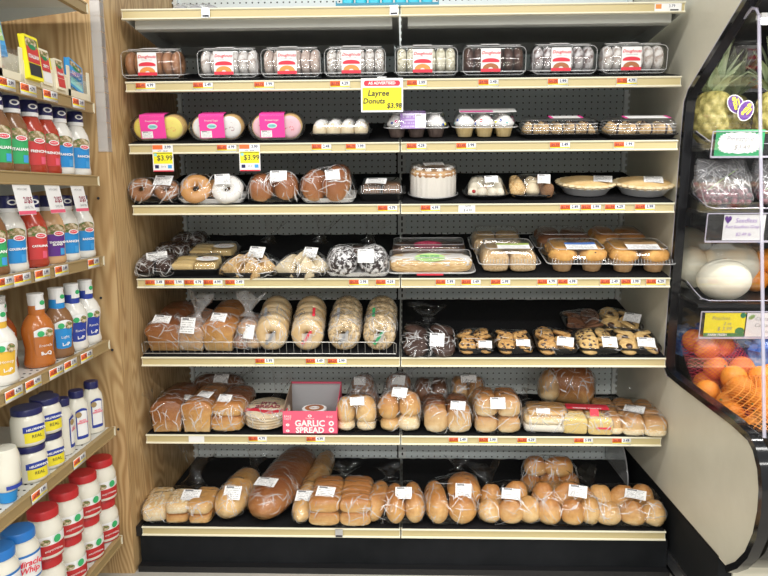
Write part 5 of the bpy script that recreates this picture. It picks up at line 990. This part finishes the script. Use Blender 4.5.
def squeeze(y, label, x=-.996, yaw=-34):
    t = stand(thing('squeeze_bottle', label, 'mayonnaise', 'navy-capped squeeze bottles'), y, 5, x, 0, yaw)
    obj('bottle_body', cached('sqb', lambda: G().lathe([(.026, 0), (.032, .003), (.033, .012), (.031, .06), (.0325, .095), (.029, .125), (.020, .142), (.019, .148)], 26, M=Matrix.Diagonal((1.1, .85, 1, 1))).mesh('sqb', 50)), 'mayo', t); obj('cap', cached('sqc', lambda: G().lathe([(.020, .146), (.0215, .147), (.0215, .166), (.020, .169), (0, .169)], 24, flute=.015, nf=12).mesh('c', 50)), 'navy', t)
    obj('label', patch(.0325, .0330, .020, .108, -124, -56, ky=.85, top=.008), 'label_royal', t); obj('label_face', patch(.0325, .0330, .030, .104, -118, -62, ky=.85, top=.004, off=.0014), 'white', t); obj('gold_seal', ellipse_mesh(.018, .018), 'rail_brown', t, (-.012, -.0298, .098), E_(90, 0, -14)); text('MAYO\nDRESSING', .0075, 'coral', t, (0, -.0294, .074), E_(90, 0, 0), bold=.0003); return t
squeeze(-.205, 'white mayonnaise squeeze bottle with a navy cap against the plywood'); squeeze(-.305, 'white mayonnaise squeeze bottle with a navy cap facing out between two others'); squeeze(-.385, 'white mayonnaise squeeze bottle with a navy cap beside the stacked jars', -1.0, 10); squeeze(-.330, 'white mayonnaise squeeze bottle in the second row', -1.075, 20)
def navy_jar(y, lvl, label, x=-.998):
    t = stand(thing('mayonnaise_jar', label, 'mayonnaise', 'navy-lidded mayonnaise jars'), y, 5, x, lvl*.1015, -34)
    obj('jar_body', cached('njb', lambda: G().lathe([(.034, 0), (.040, .003), (.042, .010), (.042, .066), (.038, .078), (.035, .084)], 30).mesh('j', 50)), 'mayo', t); obj('lid', cached('njl', lambda: G().lathe([(.037, .083), (.0385, .084), (.0385, .098), (.037, .1005), (0, .1005)], 30, flute=.008, nf=15).mesh('l', 50)), 'navy', t)
    obj('yellow_label', patch(.042, .042, .012, .040, -128, -50), 'label_lemon', t); obj('blue_label', patch(.042, .042, .040, .056, -132, -46, top=.003), 'label_royal', t); text("HELLMANN'S", .0085, 'white', t, (0, -.0440, .049), E_(90, 0, 0), bold=.0003); text('REAL', .012, 'black_ink', t, (.002, -.0436, .029), E_(90, 0, 0)); return t
for y, n in ((-.478, 'beside the squeeze bottles'), (-.568, 'at the shelf edge')):
    navy_jar(y, 0, 'white mayonnaise jar with a navy lid %s, lower of two' % n); navy_jar(y, 1, 'white mayonnaise jar with a navy lid %s, upper of two' % n)
navy_jar(-.715, 0, 'white mayonnaise jar with a navy lid in the second row, lower of two', -1.06); navy_jar(-.715, 1, 'white mayonnaise jar with a navy lid in the second row, upper of two', -1.06)
t = stand(thing('upturned_bottle', 'cream squeeze bottle standing upside down on a blue cap', 'mayonnaise'), -.700, 5, -.985)
obj('bottle_body', G().lathe([(.020, .028), (.030, .040), (.034, .06), (.034, .12), (.028, .14), (0, .142)], 24), 'mayo', t); obj('cap', G().lathe([(.016, 0), (.020, .002), (.024, .030), (0, .031)], 24), 'label_blue', t); obj('label', patch(.034, .034, .04, .05, -150, -30), 'label_royal', t)
def big_jar(y, lvl, kind, label, x=-1.0):
    t = stand(thing('mayonnaise_jar', label, 'mayonnaise', 'large jars on the bottom shelf'), y, 6, x, lvl*.142, -36)
    obj('jar_body', cached('bjb', lambda: G().lathe([(.038, 0), (.046, .003), (.048, .010), (.048, .075), (.0485, .085), (.044, .100), (.038, .112), (.037, .118)], 32).mesh('j', 50)), 'mayo', t)
    obj('lid', cached('bjl', lambda: G().lathe([(.0385, .116), (.0405, .117), (.0405, .136), (.038, .1405), (0, .1415)], 32, flute=.008, nf=16).mesh('l', 50)), 'lid_red' if kind == 'red' else 'lid_blue', t)
    if kind == 'red':
        obj('red_label', patch(.048, .048, .016, .046, -150, -30, 14), 'lid_red', t); obj('white_label', patch(.048, .048, .046, .072, -150, -30, 14), 'white', t); obj('red_foot', patch(.047, .048, .004, .008, -160, -20, 14), 'lid_red', t); obj('round_mark', ellipse_mesh(.022, .022), 'label_green', t, (.012, -.0492, .060), E_(90, 0, 14)); obj('food_picture', ellipse_mesh(.026, .018), 'salad_print', t, (-.020, -.0462, .057), E_(90, 0, -22)); text('mayonnaise', .0105, 'white', t, (.0, -.0502, .032), E_(90, 0, 0))
    else:
        obj('blue_label', patch(.048, .0485, .012, .084, -150, -30, 14), 'lid_blue', t); obj('white_label', patch(.048, .0485, .018, .078, -140, -40, 14, off=.0016), 'white', t); text('Miracle\nWhip', .022, 'red_ink', t, (.0, -.0512, .052), E_(90, 0, 0), shear=.25, bold=.0005)
    return t
for k, y in enumerate((-.176, -.292, -.410, -.527)):
    for lvl in (0, 1): big_jar(y, lvl, 'red', 'red-lidded mayonnaise jar, %s, %s stack from the plywood' % (('lower of two', 'upper of two')[lvl], ('first', 'second', 'third', 'fourth')[k]))
for k, y in enumerate((-.648, -.740)):
    for lvl in (0, 1): big_jar(y, lvl, 'blue', 'blue-lidded jar with red script, %s, stack %s the red-lidded jars' % (('lower of two', 'upper of two')[lvl], ('beside', 'second from')[k]))
# seasoning packets in cream cartons
def carton(y0, y1, label, cut=False, back=.10):
    L_ = y1-y0; t = thing('packet_carton', label, 'carton', 'cream packet cartons'); t.matrix_world = Matrix.Translation((LX-.012, (y0+y1)/2, LZ[1])) @ Matrix.Rotation(R(90), 4, 'Z')
    obj('bottom', G().box((0, .05, .002), (L_, .10, .003)), 'cream_card', t)
    if cut:
        obj('front_lip', G().box((0, .001, .012), (L_, .003, .022)), 'cream_card', t)
        for sx in (-1, 1): obj('front_post', G().box((sx*(L_/2-.008), .001, .045), (.015, .003, .088)), 'cream_card', t)
        obj('front_window', G().box((0, .0025, .05), (L_-.03, .001, .06)), 'clamshell', t)
    else: obj('front_panel', G().box((0, .001, .026), (L_, .003, .052)), 'cream_card', t)
    for sx in (-1, 1): obj('side_panel', G().loft([[(sx*(L_/2-.0015)+u, y, z) for (y, z) in ((0, 0), (0, .06), (.10, back), (.10, 0))] for u in (-.0012, .0012)]), 'cream_card', t)
    obj('back_panel', G().box((0, .10, back/2), (L_, .003, back)), 'cream_card', t); return t
carton(-.625, -.515, 'cream carton with a clear window next to the Italian packet', True); carton(-.512, -.442, 'cream carton holding the tall Italian seasoning packet'); carton(-.439, -.372, 'cream carton with a yellow edge between two seasoning packets'); carton(-.369, -.292, 'cream carton holding the short red seasoning packet'); carton(-.288, -.150, 'wide cream carton with posts holding a blue packet', True)
def packet(y, z, w_, h_, top, mid, low, label, word, x=-.958, rot=0, lean=-6):
    t = thing('seasoning_packet', label, 'packet', 'seasoning packets'); t.matrix_world = face_right(x, y, z) @ Matrix.Rotation(R(rot), 4, 'Z') @ Matrix.Rotation(R(lean), 4, 'X')
    obj('packet_body', G().loft([rr(w_, h_, .004, q, 0, 0) for q in (-.006, -.002, .002, .0045)]), top, t); obj('edge', G().box((0, 0, -.008), (w_, h_, .004)), 'yellow_ink' if top != 'sky_ink' else 'label_blue', t)
    obj('middle_panel', sheet_mesh(w_*.86, h_*.36), mid, t, (0, h_*.06, .0052)); obj('picture', sheet_mesh(w_*.86, h_*.20), 'salad_print', t, (0, h_*.34, .0052)); obj('lower_panel', sheet_mesh(w_*.86, h_*.28), low, t, (0, -h_*.28, .0052)); obj('brand_mark', ellipse_mesh(w_*.5, h_*.12), 'dark_green', t, (0, h_*.24, .0057)); text(word, w_*.2, 'white', t, (0, h_*.02, .0058), None, bold=.0005); return t
packet(-.478, 1.665, .066, .112, 'yellow_ink', 'label_red', 'black_ink', 'tall Italian seasoning packet in red, black and yellow', 'ITALIAN'); packet(-.405, 1.655, .050, .095, 'cream_card', 'label_red', 'white', 'seasoning packet with a red pepper picture in a cream carton', 'ZESTY', -.966); packet(-.332, 1.648, .044, .085, 'cream_card', 'label_red', 'label_red', 'short seasoning packet with a dark red front', 'ITALIAN', -.964)
packet(-.222, 1.662, .085, .085, 'sky_ink', 'sky_ink', 'teal_ink', 'bright blue seasoning packet tilted in its carton by the plywood', 'SALAD', -.972, -14); packet(-.585, 1.70, .05, .10, 'sky_ink', 'lime_ink', 'sky_ink', 'blue and green packet in the clear-window carton', 'RANCH', -.985, 5)

# ------------------------------------------------------------------ produce case
CX = .932
prof = [(.62, .25), (-.46, .25), (-.515, .295), (-.56, .35), (-.592, .42), (-.605, .49), (-.604, .55), (-.590, .60), (-.562, .64), (-.53, .658), (-.44, .668), (-.10, .676), (.020, .682), (.046, .700), (.052, .73), (.050, .80), (.010, 1.55), (.004, 1.60), (-.02, 1.632), (-.30, 1.795), (-.62, 1.98), (-.66, 2.04), (-.66, 2.35), (.62, 2.35)]
case = thing('produce_case', 'produce case with cream end panel, black trim and clear side window', 'display case', loc=(CX, 0, 0))
obj('end_panel', G().loft([[(x, y, z) for y, z in prof] for x in (.0, .03)]), 'case_cream', case)
def offs(pts, d):
    out = []
    for i, p in enumerate(pts):
        a = Vector(pts[max(i-1, 0)]); b = Vector(pts[min(i+1, len(pts)-1)]); t_ = (b-a).normalized(); out.append((p[0]+t_.y*d, p[1]-t_.x*d))
    return out
edge = prof[1:21]; inn = offs(edge, -.004); outr = offs(edge, .032)
bump = G(); n = len(edge)
def trim(x0, x1, A, B, mat, name):
    vs = []; fs = []
    for i in range(n):
        for (x, P) in ((x0, A), (x1, A), (x1, B), (x0, B)): vs.append((x, P[i][0], P[i][1]))
    for i in range(n-1):
        for q in range(4): fs.append((i*4+q, i*4+(q+1) % 4, (i+1)*4+(q+1) % 4, (i+1)*4+q))
    fs += [(0, 1, 2, 3), tuple((n-1)*4+q for q in (3, 2, 1, 0))]
    return obj(name, G().add(vs, fs), mat, case)
sg = 1 if offs(edge, .01)[5][0] < edge[5][0] else -1
trim(-.006, .024, offs(edge, -.004*sg), offs(edge, .015*sg), 'black_gloss', 'bumper_trim')
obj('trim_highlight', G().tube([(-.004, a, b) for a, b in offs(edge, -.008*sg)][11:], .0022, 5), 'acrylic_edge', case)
# window sheet in the C of the end panel
win = [(y, z) for (y, z) in offs(edge, .012*sg)[9:19]]+[(-.345, 1.80), (-.372, 1.79), (-.385, 1.77), (-.565, .675)]
obj('side_window', G().loft([[(x, y, z) for y, z in win] for x in (.016, .020)]), 'acrylic', case); obj('window_edge', G().tube([(.018, y, z) for y, z in win[-5:]], .0045, 6), 'acrylic_edge', case)
obj('base', G().box((.35, .09, .13), (.70, 1.0, .25)), 'black_kick', case); obj('base_front', G().box((.37, -.413, .125), (.66, .008, .25)), 'case_cream', case); obj('kick_strip', G().box((-.005, -.17, .052), (.010, .36, .040)), 'aluminium', case)
fr_ = [(y, z) for y, z in prof[1:11]]; ft_ = G().loft([[(x, y, z) for (y, z) in fr_+[(-.42, .64), (-.42, .28)]] for x in (.046, .70)]); obj('front_panel', ft_, 'black_gloss', case)
obj('back_panel', G().box((.36, .50, 1.3), (.68, .02, 2.0)), 'black_plastic', case); obj('canopy', G().loft([[(x, y, z) for (y, z) in ((-.30, 1.80), (-.62, 1.99), (-.62, 2.02), (-.30, 1.83), (.48, 1.92), (.48, 1.88))] for x in (.046, .70)]), 'black_plastic', case)
obj('lower_deck', G().loft([[(x, y, z) for (y, z) in ((-.50, .575), (.48, .70), (.48, .68), (-.50, .555))] for x in (.035, .70)]), 'black_plastic', case)
def case_deck(z, y0, y1, rise, name='case_shelf'):
    obj('shelf', G().loft([[(x, y, zz) for (y, zz) in ((y0, z), (y1, z+rise), (y1, z+rise-.012), (y0, z-.012))] for x in (.036, .70)]), 'black_plastic', case)
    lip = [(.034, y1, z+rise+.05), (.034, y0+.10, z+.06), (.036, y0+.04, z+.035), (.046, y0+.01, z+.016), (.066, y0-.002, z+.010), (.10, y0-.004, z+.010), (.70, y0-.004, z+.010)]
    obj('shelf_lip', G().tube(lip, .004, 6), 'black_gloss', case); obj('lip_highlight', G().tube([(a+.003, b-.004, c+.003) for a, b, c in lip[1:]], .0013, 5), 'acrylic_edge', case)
case_deck(1.445, -.09, .48, .05); case_deck(1.245, -.09, .48, .05); case_deck(.948, -.09, .48, .05)
obj('upper_shelf', G().box((.38, .34, 1.665), (.64, .24, .012)), 'black_plastic', case)
# tube lamp under the canopy
lamp = thing('case_lamp', 'fluorescent tube under the canopy of the produce case', 'lamp', loc=(CX+.37, -.30, 1.775)); pm('lamp_glow', (1, .98, .95), .3, emit=6); obj('tube', G().tube([(-.30, 0, 0), (.30, 0, 0)], .008, 10), 'lamp_glow', lamp); obj('lamp_housing', G().box((0, 0, .014), (.62, .03, .012)), 'white', lamp)
l_ = area('case_lamp_light', (CX+.37, -.30, 1.755), .60, .03, 7); l_.parent = None
# card holders and cards
def holder(z0, z1, x0, yy, label):
    t = thing('card_holder', label, 'card holder', 'clear card holders', (0, 0, 0)); w_ = .62; M = Matrix.Translation((x0+w_/2, yy, (z0+z1)/2)) @ Matrix.Rotation(R(96), 4, 'X'); t.matrix_world = M; h_ = z1-z0
    obj('clear_front', G().box((0, 0, .002), (w_, h_, .001)), 'acrylic', t); obj('lower_rail', G().box((0, -h_/2, .001), (w_, .006, .006)), 'acrylic_edge', t); obj('upper_rail', G().box((0, h_/2, .001), (w_, .003, .004)), 'acrylic_edge', t); obj('end_edge', G().box((-w_/2, 0, .001), (.0025, h_, .004)), 'acrylic_edge', t); obj('backing', G().box((0, 0, -.004), (w_, h_*.8, .002)), 'black_plastic', t); return M, h_, w_
def card(M, dx, w_, h_, mat, label, lines, ink='grey_ink', name='price_card', scal=None):
    t = tag(obj(name, G().box((0, 0, 0), (w_, h_, .0006)), mat), label, 'price card'); t.matrix_world = M @ Matrix.Translation((dx, 0, .0005))
    if scal:
        sc = [(w_*.43*(1+.05*math.cos(24*a))*math.copysign(abs(math.cos(a))**.6, math.cos(a)), h_*.40*(1+.06*math.cos(24*a))*math.copysign(abs(math.sin(a))**.6, math.sin(a)), 0) for a in [2*math.pi*i/96 for i in range(96)]]
        obj('scalloped_panel', G().add(sc, [tuple(range(96))]), 'white', t, (0, 0, .0006))
    for (s_, sz, x, y) in lines: text(s_, sz, ink, t, (x, y, .0010), None, shear=.2)
    return t
M, h_, w_ = holder(1.418, 1.496, .975, -.100, 'clear card holder under the pineapples'); card(M @ Matrix.Translation((0, .004, 0)), -w_/2+.085, .150, .080, 'green_ink', 'green price card with a scalloped white panel under the pineapples', [('Pineapple', .022, 0, .012), ('$3.49', .022, .008, -.014)], scal=1)
M, h_, w_ = holder(1.152, 1.242, .975, -.098, 'clear card holder above the melons'); t = card(M, -w_/2+.118, .130, .082, 'paper', 'white hand-written price card with a purple heart above the melons', [('Seedless', .020, .004, .022), ('Red Seedless Grapes', .014, 0, .002), ('$2.49 lb', .015, 0, -.022)], 'purple_ink'); obj('heart', G().add([(.011*math.sin(a)**3, .0009*(13*math.cos(a)-5*math.cos(2*a)-2*math.cos(3*a)-math.cos(4*a)), 0) for a in [2*math.pi*i/24 for i in range(24)]], [tuple(range(24))]), 'label_purple', t, (-.052, .026, .001)); card(M, -w_/2+.36, .13, .082, 'paper', 'blank white price card further along the holder above the melons', [('Honeydew', .018, 0, .01)])
M, h_, w_ = holder(.838, .926, .975, -.098, 'clear card holder above the oranges'); t = card(M, -w_/2+.078, .130, .080, 'yellow_ink', 'yellow and green price card above the oranges', [('Peaches', .018, -.014, .022), ('2 ct', .016, .008, .004), ('$ 3.99', .018, .0, -.014)]); obj('green_foot', sheet_mesh(.130, .012), 'dark_green', t, (0, -.034, .0008)); text('FARM FRESH', .011, 'white', t, (-.02, -.034, .0012), None, bold=.0004); obj('green_corner', ellipse_mesh(.030, .026), 'dark_green', t, (.050, -.022, .0009)); obj('green_flower', ellipse_mesh(.018, .018), 'dark_green', t, (.056, .032, .0009))
t = card(M, -w_/2+.222, .150, .080, 'paper', 'white hand-written price card with a green leaf next to the yellow card', [('Cantaloupe', .018, -.008, .020), ('Cantaloupes', .018, -.004, -.002), ('2 for $5', .014, 0, -.024)]); obj('leaf_mark', ellipse_mesh(.022, .014), 'lime_ink', t, (-.060, .026, .001), E_(0, 0, 30))

# fruit
noisy('pine_skin', [(.35, (.26, .23, .06)), (.55, (.44, .38, .12)), (.72, (.58, .48, .20))], 60, .5, .5); noisy('pine_leaf', [(.3, (.24, .33, .17)), (.7, (.60, .66, .44))], 12, .45, .2, stretch=(3, 3, .4)); noisy('orange_peel', [(.3, (.80, .24, .02)), (.7, (.88, .33, .04))], 9, .38, .45, 160, coat=.15); noisy('melon_skin', [(.3, (.70, .66, .50)), (.7, (.80, .78, .66))], 7, .5, .12); noisy('grape_skin', [(.3, (.16, .03, .05)), (.7, (.32, .09, .11))], 12, .3, .1, coat=.2); noisy('onion_skin', [(.3, (.50, .24, .08)), (.7, (.66, .38, .16))], 9, .4, .2); noisy('blue_bag', [(.40, (.04, .09, .32)), (.5, (.15, .32, .68)), (.6, (.72, .75, .84))], 9, .25, .4, coat=.4)
def leaf_mesh():
    def make():
        vs = []; fs = []; n = 9
        for k in range(n):
            t = k/(n-1); w_ = .017*(1-t)**.7*(.75+.6*min(t*3, 1)); y = -.03*t*t; z = .18*t
            vs += [(-w_, y-.004, z), (0, y+.002, z), (w_, y-.004, z)]
        for k in range(n-1):
            a = k*3; fs += [(a, a+1, a+4, a+3), (a+1, a+2, a+5, a+4)]
        return G().add(vs, fs).mesh('leaf', 0)
    return cached('pleaf', make)
def pineapple(x, y, z, s, yaw, label, lean=0):
    t = thing('pineapple', label, 'pineapple', 'pineapples'); t.matrix_world = Matrix.Translation((x, y, z)) @ Matrix.Rotation(R(lean), 4, 'Y') @ Matrix.Rotation(R(yaw), 4, 'Z') @ Matrix.Scale(s, 4)
    def body():
        vs = []; fs = []; n, m = 80, 44
        for k in range(m+1):
            ph = -math.pi/2+math.pi*k/m
            for i in range(n):
                a = 2*math.pi*i/n; r = abs(math.cos(ph))**.62*.066; zz = .09+.09*math.copysign(abs(math.sin(ph))**.9, math.sin(ph))
                r *= .95+.13*abs(math.cos(5*a+55*zz))*abs(math.cos(5*a-55*zz)); vs.append((r*math.cos(a), r*math.sin(a), zz))
        for k in range(m):
            for i in range(n): j = (i+1) % n; fs.append((k*n+i, k*n+j, (k+1)*n+j, (k+1)*n+i))
        return G().add(vs, fs).mesh('pine', 0)
    obj('fruit_body', cached('pinebody', body), 'pine_skin', t)
    for k in range(26): obj('leaf', leaf_mesh(), 'pine_leaf', t)
    return t
def add_leaves(t):
    for k, o in enumerate([c for c in t.children if c.name.startswith('leaf')]):
        a = k*2.4; inc = R(44-k*1.6); l = .60+.46*k/26
        d = Matrix.Rotation(a, 4, 'Z') @ Matrix.Rotation(inc, 4, 'X'); o.matrix_local = Matrix.Translation((0, 0, .170)) @ d @ Matrix.Translation((0, -.006, 0)) @ Matrix.Diagonal((1.25, 1, l, 1))
for a in ((1.030, .035, 1.466, .95, 10, 'pineapple with purple tags beside the clear side window'), (1.150, .16, 1.474, .93, 50, 'pineapple standing behind the tagged one'), (1.215, -.005, 1.462, .95, 80, 'pineapple further along the top shelf of the produce case')): add_leaves(pineapple(*a))
for (x, z, ry, n) in ((1.100, 1.565, 18, 'front'), (1.072, 1.586, -38, 'rear')):
    t = tag(obj('fruit_tag', ellipse_mesh(.050, .066), 'white'), 'purple oval tag with yellow print hanging on the pineapple, %s one' % n, 'tag'); t.matrix_world = Matrix.Translation((x, -.045 if n == 'front' else -.036, z)) @ Matrix.Rotation(R(90), 4, 'X') @ Matrix.Rotation(R(-ry), 4, 'Z'); obj('purple_oval', ellipse_mesh(.044, .060), 'label_purple', t, (0, 0, .0006)); text('GOLD', .015, 'yellow_ink', t, (0, .004, .0012), E_(0, 0, 70), bold=.0012); text('sweet', .010, 'yellow_ink', t, (.010, 0, .0012), E_(0, 0, 70), bold=.0006)
for k, (x, y) in enumerate(((1.15, .30), (1.22, .27), (1.29, .30), (1.20, .36))):
    t = thing('onion', 'brown onion on the upper shelf behind the pineapples', 'onion', 'onions on the upper shelf', (x, y, 1.671)); obj('bulb', cached('onion', lambda: G().ell((0, 0, 0), (.07, .07, .066), 18, 12, 1, 1, .45, .05, 20).mesh('onion', 0)), 'onion_skin', t); obj('neck', cached('onneck', lambda: G().lathe([(.008, .060), (.004, .078), (0, .08)], 8).mesh('n', 0)), 'onion_skin', t)
gm = cached('grape', lambda: G().ell((0, 0, -.010), (.019, .019, .022), 10, 8).mesh('grape', 0)); rnd = random.Random(11)
for (x0, sd, lab) in ((.968, 1, 'clear bag of red grapes beside the side window, under the pineapple card'), (1.155, 2, 'clear bag of red grapes further along the grape shelf')):
    t = thing('grape_bag', lab, 'grapes', 'grape bags', (x0, -.08, 1.262)); it = []
    for k in range(52):
        c_ = k % 7; r_ = (k//7) % 4; l_ = k//28; it.append(obj('grape', gm, 'grape_skin', t, (.016+c_*.0225+rnd.uniform(-.004, .004), .016+r_*.024+rnd.uniform(-.004, .004), .012+l_*.020+r_*.012+rnd.uniform(0, .006)), (rnd.random()*3, rnd.random()*3, 0)))
    top = obj('stem', G().tube([(.03, .05, .05), (.08, .06, .085), (.13, .06, .12)], .002, 5), 'lime_ink', t); it.append(obj('bag_header', G().box((.08, .07, .125), (.15, .003, .05)), 'film_milky', t))
    film(t, it, pad=.006, wr=.008, seed=sd+3, mat='film_milky', fr=22, folds=70)  # milky haze and extra folds stand in for glare on the grape bags
for (x, y, z, d, rot, lab) in ((1.012, .125, .970, (.130, .150, .150), (0, 8, 0), 'pale honeydew melon against the side window'), (1.078, -.020, .950, (.170, .155, .140), (0, 0, 0), 'pale honeydew melon lying at the front of the melon shelf'), (1.165, .105, .964, (.200, .17, .175), (0, -8, 0), 'largest pale honeydew melon at the back of the pile'), (1.075, .290, .985, (.19, .17, .195), (0, 0, 0), 'pale honeydew melon standing behind the others')):
    t = thing('melon', lab, 'melon', 'melons', (x, y, z)); t.rotation_euler = E_(*rot); obj('rind', G().ell((0, 0, 0), d, 28, 18, 1, 1, .5, .02, 2, 1), 'melon_skin', t); obj('stem_scar', G().lathe([(.006, 0), (.004, .002), (0, .002)], 10, c=(0, 0, d[2]-.001)), 'crust_light', t)
def orange_mesh(): return cached('orange', lambda: G().ell((0, 0, -.5), (1, 1, .96), 22, 14, 1, 1, .5, .015, 3).mesh('orange', 0))
def orange(x, y, z, d, lab, grp):
    t = thing('orange', lab, 'orange', grp, (x, y, z)); t.rotation_euler = (x*40, y*50, z*30); obj('peel', orange_mesh(), 'orange_peel', t, None, None, (d, d, d)); obj('navel', cached('navel', lambda: G().lathe([(.006, .470), (.05, .473), (.05, .484), (0, .486)], 8).mesh('nv', 0)), 'dark_green', t, None, None, (d, d, d))
for (x, y, z) in ((1.235, .08, 1.005), (1.31, .05, 1.0), (1.28, .13, 1.03), (1.265, .07, 1.075)): orange(x, y, z, .084, 'loose orange behind the melons', 'oranges behind the melons')
def deck_z(y): return .575+(y+.50)/.98*.125
pile = []
for j in range(6):
    for i in range(5):
        y = -.46+j*.083; x = 1.005+i*.083+(j % 2)*.03+.006*((i*7+j*3) % 3-1); pile.append((x, y, deck_z(y)+.041))
for j in range(5):
    for i in range(4):
        y = -.41+j*.083; x = 1.045+i*.083+(j % 2)*.02; pile.append((x, y, deck_z(y)+.041+.062))
for (x, y) in ((1.01, .02), (1.02, -.055), (1.085, -.02)): pile.append((x, y, deck_z(y)+.16))
for p_ in pile: orange(p_[0], p_[1], p_[2], .080, 'orange in the netted pile at the bottom of the produce case', 'oranges in the bottom of the produce case')
def net_mat(name, col):
    m, N, L, out = newmat(name); tc = N('ShaderNodeTexCoord'); b = N('ShaderNodeBsdfPrincipled', i_Roughness=.4); b.inputs['Base Color'].default_value = c4(col); fac = None
    for d in ((1, .3, 1), (1, -.3, -1)):
        vm = N('ShaderNodeVectorMath', operation='DOT_PRODUCT'); L(tc.outputs['Object'], vm.inputs[0]); vm.inputs[1].default_value = d
        a = N('ShaderNodeMath', operation='MULTIPLY'); a.inputs[1].default_value = 80; L(vm.outputs['Value'], a.inputs[0]); f = N('ShaderNodeMath', operation='FRACT'); L(a.outputs[0], f.inputs[0]); g_ = N('ShaderNodeMath', operation='LESS_THAN'); g_.inputs[1].default_value = .16; L(f.outputs[0], g_.inputs[0])
        if fac is None: fac = g_.outputs[0]
        else: mx = N('ShaderNodeMath', operation='MAXIMUM'); L(fac, mx.inputs[0]); L(g_.outputs[0], mx.inputs[1]); fac = mx.outputs[0]
    t = N('ShaderNodeBsdfTransparent'); ms = N('ShaderNodeMixShader'); L(fac, ms.inputs[0]); L(t.outputs[0], ms.inputs[1]); L(b.outputs[0], ms.inputs[2]); L(ms.outputs[0], out.inputs[0])
net_mat('orange_net', (.85, .30, .05)); net_mat('red_net', (.60, .05, .10))
def net(sel, mat, lab):
    V = G()
    for p_ in sel: V.ell((p_[0], p_[1], p_[2]-.041), (.083, .083, .083), 12, 8)
    tmp = obj('tmp', V, 'white'); t = film(None, [tmp], pad=.001, wr=.002, seed=5, mat=mat, name='net_bag', nu=26, nv=18, folds=0); bpy.data.objects.remove(tmp); tag(t, lab, 'net bag', 'net bags')
net([p_ for p_ in pile if p_[1] < -.20 and p_[0] < 1.20], 'orange_net', 'orange net around the oranges at the front of the produce case'); net([p_ for p_ in pile if p_[1] > -.12 and p_[0] < 1.16], 'red_net', 'red net around the oranges by the side window')
for (x, y, z, d, rz, lab) in ((1.13, .09, .735, (.21, .14, .105), 8, 'blue and white crumpled produce bag under the yellow card'), (1.23, -.03, .74, (.17, .15, .11), -12, 'blue and white crumpled produce bag lying on the oranges'), (1.03, .15, .735, (.13, .14, .09), 20, 'dark blue crumpled produce bag beside the side window')):
    t = thing('produce_bag', lab, 'produce bag', 'blue produce bags', (x, y, z)); t.rotation_euler = E_(12, 0, rz); obj('bag_body', G().ell((0, 0, 0), d, 26, 16, .7, .7, .45, .35, 3.2, rz), 'blue_bag', t); obj('white_panel', sheet_mesh(d[0]*.5, d[2]*.5, .006), 'sticker_faint', t, (d[0]*.1, -d[1]*.40, d[2]*.62), E_(55, 0, 4)); obj('red_print', sheet_mesh(d[0]*.3, .012), 'red_ink', t, (d[0]*.12, -d[1]*.42, d[2]*.66), E_(55, 0, 4))
